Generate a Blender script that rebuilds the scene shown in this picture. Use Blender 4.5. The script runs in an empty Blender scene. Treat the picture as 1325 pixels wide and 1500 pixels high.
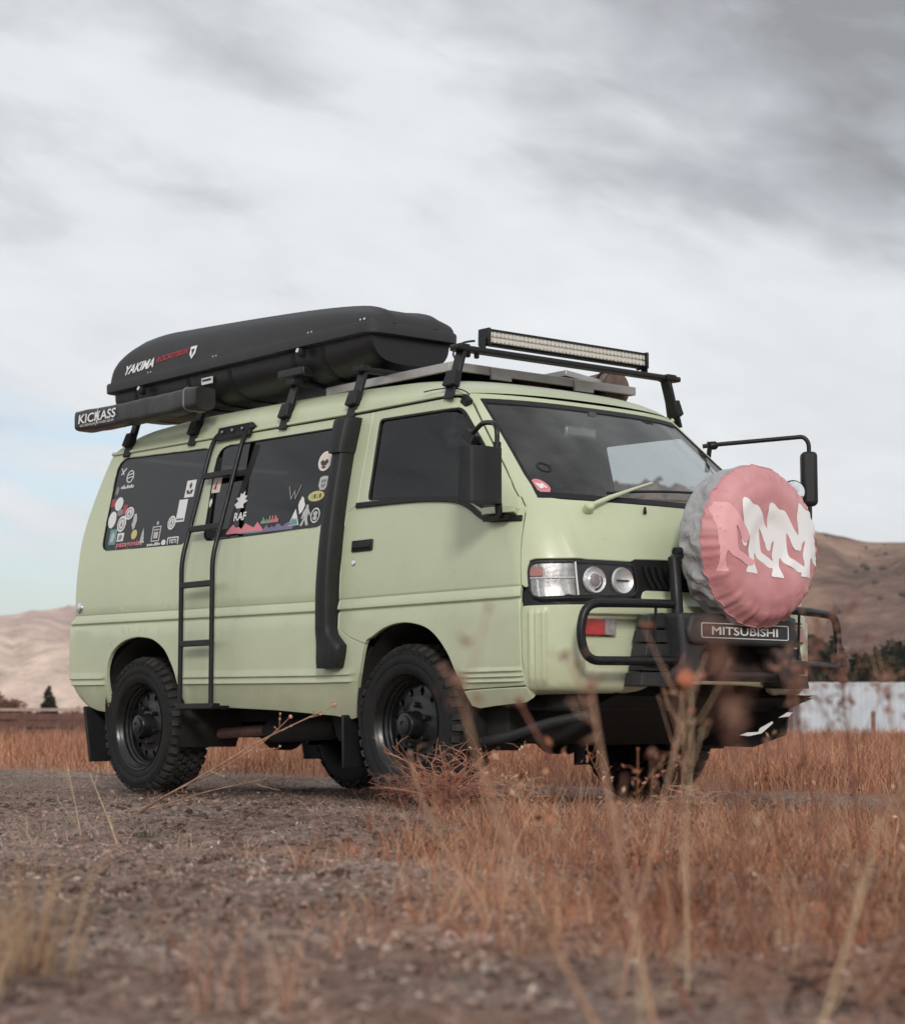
import bpy, bmesh, math, random
import numpy as np
from mathutils import Vector, Matrix
random.seed(7); RNG=np.random.default_rng(11)
SC=bpy.context.scene; COL=SC.collection
rad=math.radians

# ------------------------------------------------------------------ camera
cam_d=bpy.data.cameras.new('camera'); cam=bpy.data.objects.new('camera',cam_d); COL.objects.link(cam)
cam.location=(7.2321,-6.4692,.3324)
_f=Vector((-.76843,.63169,.10240)); cam.rotation_euler=_f.to_track_quat('-Z','Y').to_euler()
cam_d.sensor_fit='HORIZONTAL'; cam_d.sensor_width=36; cam_d.lens=83.44
cam_d.clip_start=.05; cam_d.clip_end=9000
cam_d.dof.use_dof=True; cam_d.dof.focus_distance=9.2; cam_d.dof.aperture_fstop=5.4; cam_d.dof.aperture_blades=8
SC.camera=cam

# ------------------------------------------------------------------ sky, sun, exposure
SUN_AZ,SUN_EL=rad(-36),rad(24)          # azimuth measured from +X towards +Y
W=bpy.data.worlds.new('World'); SC.world=W; W.use_nodes=True
nt=W.node_tree; N=nt.nodes; Lk=nt.links; N.clear()
def wn(t,**k):
    n=N.new(t)
    for a,b in k.items(): setattr(n,a,b)
    return n
out=wn('ShaderNodeOutputWorld'); bg1=wn('ShaderNodeBackground'); bg2=wn('ShaderNodeBackground'); mixs=wn('ShaderNodeMixShader')
sky=wn('ShaderNodeTexSky',sky_type='NISHITA',sun_disc=False); sky.sun_elevation=SUN_EL; sky.sun_rotation=rad(90)-SUN_AZ
sky.air_density=1.0; sky.dust_density=1.0; sky.ozone_density=2.0
bg1.inputs['Strength'].default_value=.12; Lk.new(sky.outputs[0],bg1.inputs['Color'])
tc=wn('ShaderNodeTexCoord'); sep=wn('ShaderNodeSeparateXYZ'); Lk.new(tc.outputs['Generated'],sep.inputs[0])
def wm(op,a,b=None,c=None):
    n=wn('ShaderNodeMath',operation=op)
    for i,v in enumerate((a,b,c)):
        if v is None: continue
        if isinstance(v,(int,float)): n.inputs[i].default_value=v
        else: Lk.new(v,n.inputs[i])
    return n.outputs[0]
def wsmooth(v,a,b):
    n=wn('ShaderNodeMapRange',interpolation_type='SMOOTHSTEP'); Lk.new(v,n.inputs['Value'])
    n.inputs['From Min'].default_value=a; n.inputs['From Max'].default_value=b; return n.outputs[0]
zc=wm('MAXIMUM',sep.outputs['Z'],0.0); den=wm('ADD',zc,.30)
cx=wm('DIVIDE',sep.outputs['X'],den); cy=wm('DIVIDE',sep.outputs['Y'],den)
cmb=wn('ShaderNodeCombineXYZ'); Lk.new(cx,cmb.inputs[0]); Lk.new(cy,cmb.inputs[1])
def clouds(scale,detail,off,stretch=(1,1,1),rot=0,rough=.55,dist=0.):
    mp=wn('ShaderNodeMapping'); mp.inputs['Location'].default_value=off; mp.inputs['Scale'].default_value=stretch; mp.inputs['Rotation'].default_value=(0,0,rot)
    Lk.new(cmb.outputs[0],mp.inputs[0]); n=wn('ShaderNodeTexNoise'); Lk.new(mp.outputs[0],n.inputs['Vector'])
    n.inputs['Scale'].default_value=scale; n.inputs['Detail'].default_value=detail; n.inputs['Roughness'].default_value=rough; n.inputs['Distortion'].default_value=dist
    return n.outputs['Fac']
nA=clouds(1.5,4,(3.1,.7,0),(1,.8,1),rad(25),.5,.3)
nB=clouds(4.2,6,(1.3,4.2,0),(1,.62,1),rad(35),.52,.5)
nC=clouds(13.,5,(7.,2.,0),(1,.6,1),rad(30),.55,.3)
# heavier grey bank high up to one side, open blue gap low on the other
def dirlobe(v,a,b):
    d=wn('ShaderNodeVectorMath',operation='DOT_PRODUCT'); Lk.new(tc.outputs['Generated'],d.inputs[0]); d.inputs[1].default_value=Vector(v).normalized(); return wsmooth(d.outputs['Value'],a,b)
bank=dirlobe((-.58,.72,.37),.965,.997)
gap=dirlobe((-.862,.498,.075),.9925,.9996)
hi=wsmooth(sep.outputs['Z'],.17,.33)
t=wm('ADD',wm('MULTIPLY',nA,.52),wm('ADD',wm('MULTIPLY',nB,.40),wm('MULTIPLY',nC,.24)))
t=wm('SUBTRACT',t,wm('SUBTRACT',wm('MULTIPLY',hi,.11),-.05)); t=wm('SUBTRACT',t,wm('MULTIPLY',bank,.14))
rmp=wn('ShaderNodeValToRGB'); Lk.new(t,rmp.inputs[0]); r=rmp.color_ramp
r.elements[0].position=.22; r.elements[0].color=(.25,.255,.27,1); r.elements[1].position=.68; r.elements[1].color=(.82,.84,.86,1)
e=r.elements.new(.34); e.color=(.44,.455,.48,1); e=r.elements.new(.46); e.color=(.68,.70,.72,1)
Lk.new(rmp.outputs[0],bg2.inputs['Color'])
cov=wm('SUBTRACT',1.0,wm('MULTIPLY',wm('MULTIPLY',gap,.75),wsmooth(nB,.60,.44)))
cov=wm('MULTIPLY',cov,.97)
Lk.new(cov,mixs.inputs[0]); Lk.new(bg1.outputs[0],mixs.inputs[1]); Lk.new(bg2.outputs[0],mixs.inputs[2]); Lk.new(mixs.outputs[0],out.inputs[0])
sun_d=bpy.data.lights.new('sun','SUN'); sun_d.energy=1.5; sun_d.angle=rad(10); sun_d.color=(1,.95,.88)
sun=bpy.data.objects.new('sun',sun_d); COL.objects.link(sun)
sun.rotation_euler=Vector((math.cos(SUN_EL)*math.cos(SUN_AZ),math.cos(SUN_EL)*math.sin(SUN_AZ),math.sin(SUN_EL))).to_track_quat('Z','Y').to_euler()
SC.view_settings.view_transform='Standard'; SC.view_settings.look='None'; SC.view_settings.exposure=.30; SC.view_settings.gamma=1
SC.view_settings.use_curve_mapping=False
SC.render.engine='CYCLES'; SC.cycles.use_denoising=True
SC.cycles.max_bounces=7; SC.cycles.transparent_max_bounces=12; SC.cycles.caustics_reflective=False; SC.cycles.caustics_refractive=False

# ------------------------------------------------------------------ materials
def mat(name,col,rough=.6,metal=0,var=.0,vs=8.,bump=0.,bs=60.,spec=.5,col2=None,detail=6,rvar=0.,coat=0.,island=None):
    m=bpy.data.materials.new(name); m.use_nodes=True; n=m.node_tree.nodes; l=m.node_tree.links; p=n['Principled BSDF']
    p.inputs['Base Color'].default_value=(*col,1); p.inputs['Roughness'].default_value=rough; p.inputs['Metallic'].default_value=metal
    p.inputs['Specular IOR Level'].default_value=spec; p.inputs['Coat Weight'].default_value=coat; p.inputs['Coat Roughness'].default_value=.12
    g=n.new('ShaderNodeNewGeometry'); src=None
    if var or rvar or col2:
        t=n.new('ShaderNodeTexNoise'); t.inputs['Scale'].default_value=vs; t.inputs['Detail'].default_value=detail; t.inputs['Roughness'].default_value=.65
        l.new(g.outputs['Position'],t.inputs['Vector'])
        rp=n.new('ShaderNodeValToRGB'); rp.color_ramp.elements[0].position=.32; rp.color_ramp.elements[1].position=.68
        a=col2 or tuple(c*(1-var) for c in col); b=col if col2 else tuple(min(1,c*(1+var)) for c in col)
        rp.color_ramp.elements[0].color=(*a,1); rp.color_ramp.elements[1].color=(*b,1); l.new(t.outputs['Fac'],rp.inputs[0]); src=rp.outputs[0]
        if rvar:
            mr=n.new('ShaderNodeMapRange'); l.new(t.outputs['Fac'],mr.inputs[0]); mr.inputs[1].default_value=.3; mr.inputs[2].default_value=.7
            mr.inputs[3].default_value=max(0,rough-rvar); mr.inputs[4].default_value=min(1,rough+rvar); l.new(mr.outputs[0],p.inputs['Roughness'])
    if island:
        ir=n.new('ShaderNodeValToRGB'); ir.color_ramp.interpolation='LINEAR'
        for i,c in enumerate(island):
            e=ir.color_ramp.elements[i] if i<2 else ir.color_ramp.elements.new(i/(len(island)-1))
            e.position=i/(len(island)-1); e.color=(*c,1)
        l.new(g.outputs['Random Per Island'],ir.inputs[0])
        if src:
            mx=n.new('ShaderNodeMix'); mx.data_type='RGBA'; mx.blend_type='MULTIPLY'; mx.inputs[0].default_value=1
            l.new(ir.outputs[0],mx.inputs[6]); l.new(src,mx.inputs[7]); src=mx.outputs[2]
        else: src=ir.outputs[0]
    if src: l.new(src,p.inputs['Base Color'])
    if bump:
        t2=n.new('ShaderNodeTexNoise'); t2.inputs['Scale'].default_value=bs; t2.inputs['Detail'].default_value=5; l.new(g.outputs['Position'],t2.inputs['Vector'])
        bp=n.new('ShaderNodeBump'); bp.inputs['Strength'].default_value=bump; bp.inputs['Distance'].default_value=.01; l.new(t2.outputs['Fac'],bp.inputs['Height']); l.new(bp.outputs[0],p.inputs['Normal'])
    return m
def glass_mat(name,tint,refl=1.,rough=0.02,ior=1.5,veil=0.):
    m=bpy.data.materials.new(name); m.use_nodes=True; n=m.node_tree.nodes; l=m.node_tree.links; n.clear()
    o=n.new('ShaderNodeOutputMaterial'); t=n.new('ShaderNodeBsdfTransparent'); g=n.new('ShaderNodeBsdfGlossy'); x=n.new('ShaderNodeMixShader'); g0=n.new('ShaderNodeNewGeometry')
    t.inputs[0].default_value=(*tint,1); g.inputs[0].default_value=(refl,refl,refl,1); g.inputs['Roughness'].default_value=rough
    def mth(op,a,b=None,c=None):
        q=n.new('ShaderNodeMath'); q.operation=op
        for i,v in enumerate((a,b,c)):
            if v is None: continue
            if isinstance(v,(int,float)): q.inputs[i].default_value=v
            else: l.new(v,q.inputs[i])
        return q.outputs[0]
    dp=n.new('ShaderNodeVectorMath'); dp.operation='DOT_PRODUCT'; l.new(g0.outputs['Normal'],dp.inputs[0]); l.new(g0.outputs['Incoming'],dp.inputs[1])
    f0=((ior-1)/(ior+1))**2; fac=mth('ADD',mth('MULTIPLY',mth('POWER',mth('SUBTRACT',1.0,mth('ABSOLUTE',dp.outputs['Value'])),5.0),1-f0),f0)   # both faces of a thin pane reflect alike
    l.new(fac,x.inputs[0]); l.new(g.outputs[0],x.inputs[2])
    if veil:   # thin film of dust on the pane
        d=n.new('ShaderNodeBsdfDiffuse'); d.inputs[0].default_value=(.4,.4,.38,1); y=n.new('ShaderNodeMixShader'); y.inputs[0].default_value=veil
        no=n.new('ShaderNodeTexNoise'); no.inputs['Scale'].default_value=3.5; no.inputs['Detail'].default_value=7; ge=n.new('ShaderNodeNewGeometry'); l.new(ge.outputs['Position'],no.inputs['Vector'])
        mr=n.new('ShaderNodeMapRange'); mr.inputs[1].default_value=.4; mr.inputs[2].default_value=.75; mr.inputs[3].default_value=veil*.5; mr.inputs[4].default_value=veil*1.9; l.new(no.outputs['Fac'],mr.inputs[0]); l.new(mr.outputs[0],y.inputs[0])
        l.new(t.outputs[0],y.inputs[1]); l.new(d.outputs[0],y.inputs[2]); l.new(y.outputs[0],x.inputs[1])
    else: l.new(t.outputs[0],x.inputs[1])
    l.new(x.outputs[0],o.inputs[0]); return m
M={}
M['paint']=mat('sage_paint',(.535,.585,.40),.36,var=.06,vs=2.2,bump=.03,bs=90,rvar=.10,spec=.45,coat=.12)
def dusty(m):
    n=m.node_tree.nodes; l=m.node_tree.links; p=n['Principled BSDF']; src=p.inputs['Base Color'].links[0].from_socket; g=n.new('ShaderNodeNewGeometry'); sp=n.new('ShaderNodeSeparateXYZ'); l.new(g.outputs['Position'],sp.inputs[0])
    a=n.new('ShaderNodeMapRange'); a.inputs[1].default_value=.85; a.inputs[2].default_value=.42; a.inputs[3].default_value=0; a.inputs[4].default_value=.24; l.new(sp.outputs['Z'],a.inputs[0])
    t=n.new('ShaderNodeTexNoise'); t.inputs['Scale'].default_value=5; t.inputs['Detail'].default_value=9; t.inputs['Roughness'].default_value=.75; l.new(g.outputs['Position'],t.inputs['Vector']); b=n.new('ShaderNodeMapRange'); b.inputs[1].default_value=.30; b.inputs[2].default_value=.62; l.new(t.outputs['Fac'],b.inputs[0])
    w=n.new('ShaderNodeTexNoise'); w.inputs['Scale'].default_value=70; w.inputs['Detail'].default_value=3; l.new(g.outputs['Position'],w.inputs['Vector']); c=n.new('ShaderNodeMapRange'); c.inputs[1].default_value=.66; c.inputs[2].default_value=.72; c.inputs[3].default_value=.02; c.inputs[4].default_value=.20; l.new(w.outputs['Fac'],c.inputs[0])
    k=n.new('ShaderNodeMath'); k.operation='ADD'; l.new(a.outputs[0],k.inputs[0]); l.new(c.outputs[0],k.inputs[1]); q=n.new('ShaderNodeMath'); q.operation='MULTIPLY'; l.new(k.outputs[0],q.inputs[0]); l.new(b.outputs[0],q.inputs[1])
    x=n.new('ShaderNodeMix'); x.data_type='RGBA'; l.new(q.outputs[0],x.inputs[0]); l.new(src,x.inputs[6]); x.inputs[7].default_value=(.36,.29,.22,1); l.new(x.outputs[2],p.inputs['Base Color'])
dusty(M['paint'])
M['black']=mat('black_plastic',(.012,.012,.013),.5,spec=.3,var=.25,vs=12,bump=.05,bs=200)
M['trim']=mat('grey_black_trim',(.016,.016,.017),.55,spec=.35,var=.2,vs=9,bump=.08,bs=150)
M['guard']=mat('weathered_guard',(.03,.03,.032),.55,spec=.4,var=.3,vs=6,bump=.08,bs=120,rvar=.1)
M['tube']=mat('black_tube',(.009,.009,.010),.4,spec=.35,var=.3,vs=20,rvar=.1)
M['dark']=mat('underbody_dark',(.018,.017,.016),.8,var=.4,vs=6)
M['liner']=mat('interior_dark',(.03,.03,.032),.9,var=.2,vs=5)
M['headlining']=mat('interior_grey',(.10,.10,.105),.9,var=.1,vs=5)
M['seat']=mat('seat_cloth',(.05,.05,.055),.95,var=.2,vs=20)
M['rubber']=mat('tyre_rubber',(.013,.013,.013),.75,spec=.3,var=.3,vs=14,bump=.15,bs=90)
M['tread']=mat('tread_rubber',(.034,.032,.030),.8,spec=.3,var=.5,vs=25,bump=.15,bs=150,island=[(.7,.7,.7),(1.2,1.15,1.1)])
M['rim']=mat('black_steel',(.009,.009,.0095),.3,var=.3,vs=10,rvar=.08)
M['chrome']=mat('chrome',(.75,.75,.75),.12,1.)
M['reflector']=mat('reflector',(.88,.88,.88),.3,.6,bump=.25,bs=50)
M['dullrefl']=mat('dull_reflector',(.30,.295,.295),.34,.5,var=.3,vs=22,bump=.08,bs=70)
M['steel']=mat('worn_steel',(.35,.35,.34),.45,1.,var=.2,vs=15)
M['alu']=mat('silver_aluminium',(.46,.44,.42),.4,.6,var=.1,vs=9)
M['tint']=glass_mat('tinted_glass',(.02,.02,.024),.95,ior=1.62)
M['glassdoor']=glass_mat('door_glass',(.10,.105,.12),.95,ior=1.6)
M['screen']=glass_mat('windscreen_glass',(.62,.66,.66),.85,veil=.10)
M['clear']=glass_mat('clear_glass',(.8,.83,.83),.9)
M['lens']=glass_mat('lamp_lens',(.97,.97,.97),.7,.05)
M['mirror']=mat('mirror_glass',(.85,.85,.85),.02,1.)
M['amber']=mat('amber_plastic',(.42,.17,.15),.3)
M['red']=mat('red_lens',(.42,.012,.012),.18,var=.2,vs=40,coat=.5)
M['greylens']=mat('grey_lens',(.25,.22,.22),.2,var=.3,vs=60,coat=.5)
M['white']=mat('white_vinyl',(.75,.75,.74),.5)
M['signwhite']=mat('white_print',(.86,.86,.86),.6)
M['signred']=mat('red_print',(.55,.03,.05),.6)
STK={'W':M['white'],'G':mat('vinyl_grey',(.22,.22,.22),.5),'L':mat('vinyl_light_grey',(.48,.48,.47),.5),'R':mat('vinyl_red',(.36,.05,.06),.5),'Y':mat('vinyl_yellow',(.58,.5,.2),.5),
 'T':mat('vinyl_teal',(.13,.3,.28),.5),'P':mat('vinyl_pink',(.68,.22,.26),.5),'V':mat('vinyl_violet',(.19,.16,.27),.5),'C':mat('vinyl_cream',(.72,.62,.55),.5),'N':mat('vinyl_green',(.25,.38,.25),.5),'K':mat('vinyl_black',(.03,.03,.03),.5)}
M['boxlid']=mat('roof_box_plastic',(.034,.034,.036),.6,spec=.35,var=.12,vs=5,bump=.12,bs=260)
M['boxhull']=mat('roof_box_hull',(.013,.013,.014),.42,spec=.4,var=.25,vs=7,bump=.05,bs=40)
M['bag']=mat('black_pvc_bag',(.03,.029,.029),.45,var=.25,vs=9,bump=.5,bs=13,rvar=.1)
M['led']=mat('led_reflector',(.95,.86,.72),.35,.0,var=.25,vs=160)
M['solar']=mat('solar_cells',(.02,.024,.05),.2)
def spare_mat(name,col,bs,st,c2=None,vs=5):
    m=mat(name,col,.55,var=.10,vs=vs,col2=c2,detail=3)
    n=m.node_tree.nodes; l=m.node_tree.links; p=n['Principled BSDF']; g=n.new('ShaderNodeNewGeometry')
    w=n.new('ShaderNodeTexNoise'); w.inputs['Scale'].default_value=bs; w.inputs['Detail'].default_value=3; w.inputs['Distortion'].default_value=1.2; l.new(g.outputs['Position'],w.inputs['Vector'])
    b=n.new('ShaderNodeBump'); b.inputs['Strength'].default_value=st; b.inputs['Distance'].default_value=.02; l.new(w.outputs['Fac'],b.inputs['Height']); l.new(b.outputs[0],p.inputs['Normal']); return m
M['coverred']=spare_mat('faded_red_vinyl',(.66,.33,.34),9,.35,(.47,.165,.18),2.6)
M['coverpink']=mat('pink_print',(.78,.40,.42),.62)
M['covergrey']=spare_mat('grey_vinyl_band',(.38,.38,.385),14,.7)

# ------------------------------------------------------------------ mesh helpers
def link(o,parent=None):
    COL.objects.link(o)
    if parent is not None: o.parent=parent
    return o
def finish(name,me,m,parent,angle=38,smooth=True):
    if isinstance(m,(list,tuple)):
        for q in m: me.materials.append(q)
    elif m: me.materials.append(m)
    if smooth:
        me.polygons.foreach_set('use_smooth',[True]*len(me.polygons)); me.set_sharp_from_angle(angle=rad(angle))
    o=bpy.data.objects.new(name,me); return link(o,parent)
class MB:
    def __init__(s): s.v=[];s.f=[];s.mi=[]
    def add(s,v,f,k=0):
        b=len(s.v); s.v+= [tuple(p) for p in v]; s.f+=[tuple(b+i for i in q) for q in f]; s.mi+=[k]*len(f); return s
    def box(s,c,d,rot=None,k=0,taper=1.):
        c=Vector(c); hx,hy,hz=d[0]/2,d[1]/2,d[2]/2; v=[]
        for z,tp in((-hz,1),(hz,taper)):
            for x,y in((-1,-1),(1,-1),(1,1),(-1,1)):
                p=Vector((x*hx*tp,y*hy*tp,z)); v.append(c+(rot@p if rot is not None else p))
        return s.add(v,[(3,2,1,0),(4,5,6,7),(0,1,5,4),(1,2,6,5),(2,3,7,6),(3,0,4,7)],k)
    def tube(s,pts,r,n=10,k=0,closed=False):
        pts=[Vector(p) for p in pts]; R=r if isinstance(r,(list,tuple)) else [r]*len(pts); m=len(pts); v=[];f=[]; up=None
        for i,p in enumerate(pts):
            a=pts[(i-1)%m] if (closed or i>0) else p; b=pts[(i+1)%m] if (closed or i<m-1) else p
            t=(b-a).normalized()
            if up is None: up=t.orthogonal().normalized()
            up=(up-t*up.dot(t)); up=up.normalized() if up.length>1e-6 else t.orthogonal().normalized()
            w=t.cross(up)
            for j in range(n):
                an=2*math.pi*j/n; v.append(p+(up*math.cos(an)+w*math.sin(an))*R[i])
        for i in range(m if closed else m-1):
            for j in range(n):
                a=i*n+j;b=i*n+(j+1)%n;c=((i+1)%m)*n+(j+1)%n;d=((i+1)%m)*n+j; f.append((a,b,c,d))
        if not closed: f.append(tuple(reversed(range(n)))); f.append(tuple((m-1)*n+j for j in range(n)))
        return s.add(v,f,k)
    def lathe(s,prof,org,axis,n=32,k=0,closed=False,phase=0.,caps=True):
        "prof: (radius, height along axis)"
        A=Vector(axis).normalized(); u=A.orthogonal().normalized(); w=A.cross(u); org=Vector(org); v=[];f=[]
        for r_,h in prof:
            for j in range(n):
                an=2*math.pi*j/n+phase; v.append(org+A*h+(u*math.cos(an)+w*math.sin(an))*r_)
        m=len(prof)
        for i in range(m if closed else m-1):
            for j in range(n): f.append((i*n+j,i*n+(j+1)%n,((i+1)%m)*n+(j+1)%n,((i+1)%m)*n+j))
        if not closed and caps:
            if prof[0][0]>1e-5: f.append(tuple(reversed(range(n))))
            if prof[-1][0]>1e-5: f.append(tuple((m-1)*n+j for j in range(n)))
        return s.add(v,f,k)
    def prism(s,poly,org,u,v_,n_,d,k=0):
        org,u,v_,n_=map(Vector,(org,u,v_,n_)); m=len(poly)
        a=[org+u*p[0]+v_*p[1] for p in poly]; b=[q+n_*d for q in a]
        return s.add(a+b,[tuple(reversed(range(m))),tuple(range(m,2*m))]+[(i,(i+1)%m,m+(i+1)%m,m+i) for i in range(m)],k)
    def grid(s,fn,nu,nv,k=0,cu=False,cv=False):
        v=[fn(i/(nu if cu else nu-1),j/(nv if cv else nv-1)) for i in range(nu) for j in range(nv)]; f=[]
        for i in range(nu if cu else nu-1):
            for j in range(nv if cv else nv-1):
                f.append((i*nv+j,((i+1)%nu)*nv+j,((i+1)%nu)*nv+(j+1)%nv,i*nv+(j+1)%nv))
        return s.add(v,f,k)
    def mesh(s,name):
        me=bpy.data.meshes.new(name); me.from_pydata(s.v,[],s.f)
        if any(s.mi): me.polygons.foreach_set('material_index',s.mi)
        bm=bmesh.new(); bm.from_mesh(me); bmesh.ops.recalc_face_normals(bm,faces=bm.faces); bm.to_mesh(me); bm.free(); return me
    def build(s,name,m,parent=None,bevel=0,seg=2,angle=38,smooth=True):
        o=finish(name,s.mesh(name),m,parent,angle,smooth)
        if bevel:
            b=o.modifiers.new('bevel','BEVEL'); b.width=bevel; b.segments=seg; b.limit_method='ANGLE'; b.angle_limit=rad(40); b.harden_normals=False
        return o
def empty(name,loc=(0,0,0),parent=None):
    o=bpy.data.objects.new(name,None); o.location=loc; o.empty_display_size=.1; return link(o,parent)
def tag(o,label=None,cat=None,group=None,kind=None):
    if label: o['label']=label
    if cat: o['category']=cat
    if group: o['group']=group
    if kind: o['kind']=kind
    return o
def smooth_path(pts,n=6,closed=False):
    P=[Vector(p) for p in pts]; m=len(P); o=[]
    rng=range(m) if closed else range(m-1)
    for i in rng:
        p0=P[(i-1)%m] if closed or i>0 else P[i]; p1=P[i]; p2=P[(i+1)%m]; p3=P[(i+2)%m] if closed or i+2<m else P[(i+1)%m]
        for k in range(n):
            t=k/n; o.append(.5*((2*p1)+(p2-p0)*t+(2*p0-5*p1+4*p2-p3)*t*t+(3*p1-p0-3*p2+p3)*t**3))
    if not closed: o.append(P[-1])
    return o
def arcpath(pts,r,n=6):
    "polyline with rounded corners"
    P=[Vector(p) for p in pts]; o=[P[0]]
    for i in range(1,len(P)-1):
        a=(P[i-1]-P[i]); b=(P[i+1]-P[i]); rr=min(r,a.length*.49,b.length*.49); A=P[i]+a.normalized()*rr; B=P[i]+b.normalized()*rr
        for k in range(n+1):
            t=k/n; o.append(A*(1-t)**2+P[i]*2*t*(1-t)+B*t*t)
    o.append(P[-1]); return o
def roundpoly(P,r,n=5):
    o=[]; m=len(P); R=r if isinstance(r,(list,tuple)) else [r]*m
    for i in range(m):
        p=Vector(P[i]).to_2d() if len(P[i])==2 else Vector(P[i]); a=Vector(P[i-1])-p; b=Vector(P[(i+1)%m])-p
        rr=min(R[i],a.length*.45,b.length*.45)
        if rr<1e-5: o.append(tuple(p)); continue
        A=p+a.normalized()*rr; B=p+b.normalized()*rr
        for k in range(n+1):
            t=k/n; q=A*(1-t)**2+p*2*t*(1-t)+B*t*t; o.append(tuple(q))
    return o
def area2(P): return sum(P[i-1][0]*P[i][1]-P[i][0]*P[i-1][1] for i in range(len(P)))/2
def inset(P,d):
    "shrink a simple 2d polygon by d (negative grows)"
    s=1 if area2(P)>0 else -1; o=[]; m=len(P)
    for i in range(m):
        p=Vector(P[i]); a=(p-Vector(P[i-1])); b=(Vector(P[(i+1)%m])-p)
        if a.length<1e-7: a=b
        if b.length<1e-7: b=a
        a.normalize(); b.normalize(); na=Vector((-a.y,a.x))*s; nb=Vector((-b.y,b.x))*s; k=(na+nb)
        if k.length<1e-4: o.append(tuple(p)); continue
        k.normalize(); c=max(.45,k.dot(na)); o.append(tuple(p+k*d/c))
    return o
def spl2(P,n=5): return [(q.x,q.y) for q in smooth_path([(a,b,0) for a,b in P],n)]

# ------------------------------------------------------------------ body skin (one smooth surface the panels follow)
def pchip(pts):
    xs=[a for a,b in pts]; ys=[b for a,b in pts]; n=len(xs)
    h=[xs[i+1]-xs[i] for i in range(n-1)]; d=[(ys[i+1]-ys[i])/h[i] for i in range(n-1)]
    m=[d[0]]+[0 if d[i-1]*d[i]<=0 else 2*d[i-1]*d[i]/(d[i-1]+d[i]) for i in range(1,n-1)]+[d[-1]]
    def f(x):
        if x<=xs[0]: return ys[0]
        if x>=xs[-1]: return ys[-1]
        i=0
        while x>xs[i+1]: i+=1
        t=(x-xs[i])/h[i]
        return ys[i]*(2*t**3-3*t*t+1)+h[i]*m[i]*(t**3-2*t*t+t)+ys[i+1]*(-2*t**3+3*t*t)+h[i]*m[i+1]*(t**3-t*t)
    return f
S=pchip([(.36,.76),(.45,.80),(.52,.822),(.60,.83),(.85,.832),(.95,.832),(1.1,.825),(1.25,.808),(1.4,.781),(1.6,.737),(1.8,.692),(1.95,.655)])
X0=pchip([(.38,1.04),(.45,1.08),(.52,1.10),(.60,1.11),(.84,1.11),(.87,1.075),(1.0,1.06),(1.1,1.035),(1.2,.995),(1.285,.952),(1.4,.815),(1.6,.573),(1.775,.362),(1.81,.318)])
DF=pchip([(.4,.31),(1.28,.31),(1.5,.26),(1.8,.19)])
XR=pchip([(.40,-2.86),(.44,-2.93),(.5,-2.99),(.6,-3.03),(.84,-3.04),(.875,-3.02),(.9,-2.99),(1.1,-2.995),(1.3,-2.995),(1.5,-2.96),(1.7,-2.89),(1.8,-2.84),(1.9,-2.75)])
DR=.16; PE=2.6
def half(x,z):
    s=S(z); xe=X0(z)-DF(z); xr=XR(z)+DR
    if x>xe:
        c=min(1,(x-xe)/DF(z)); return s*max(0,1-c*c)**(1/PE)
    if x<xr:
        c=min(1,(xr-x)/DR); return s*max(0,1-c*c)**(1/PE)
    return s
def near(x,z): return Vector((x,-half(x,z),z))
def far(x,z): return Vector((x,half(x,z),z))
def nose(u,z):
    t=abs(u)*100; a=rad(min(90,t)); y=S(z)*math.sin(a)**(2/PE); x=X0(z)-DF(z)+DF(z)*math.cos(a)
    if t>90: x-=(t-90)*.005
    return Vector((x,math.copysign(y,u),z))
def tail(u,z):
    t=abs(u)*100; a=rad(min(90,t)); y=S(z)*math.sin(a)**(2/PE); x=XR(z)+DR-DR*math.cos(a); return Vector((x,math.copysign(y,u),z))
def chart(mapf):
    def g(u,v,off=0.):
        p=mapf(u,v); e=.002
        a=mapf(u+e,v)-mapf(u-e,v); b=mapf(u,v+e)-mapf(u,v-e); n=a.cross(b)
        if n.length<1e-12: n=Vector((0,0,1))
        n.normalize(); q=Vector((max(-2.3,min(.1,p.x)),0,1.0))
        if n.dot(p-q)<0: n=-n
        return p+n*off,n
    return g
CN,CFAR,CF,CT=chart(near),chart(far),chart(nose),chart(tail)
def frange(a,b,s):
    n=max(1,int(round((b-a)/s))); return [a+(b-a)*i/n for i in range(1,n)]
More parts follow.
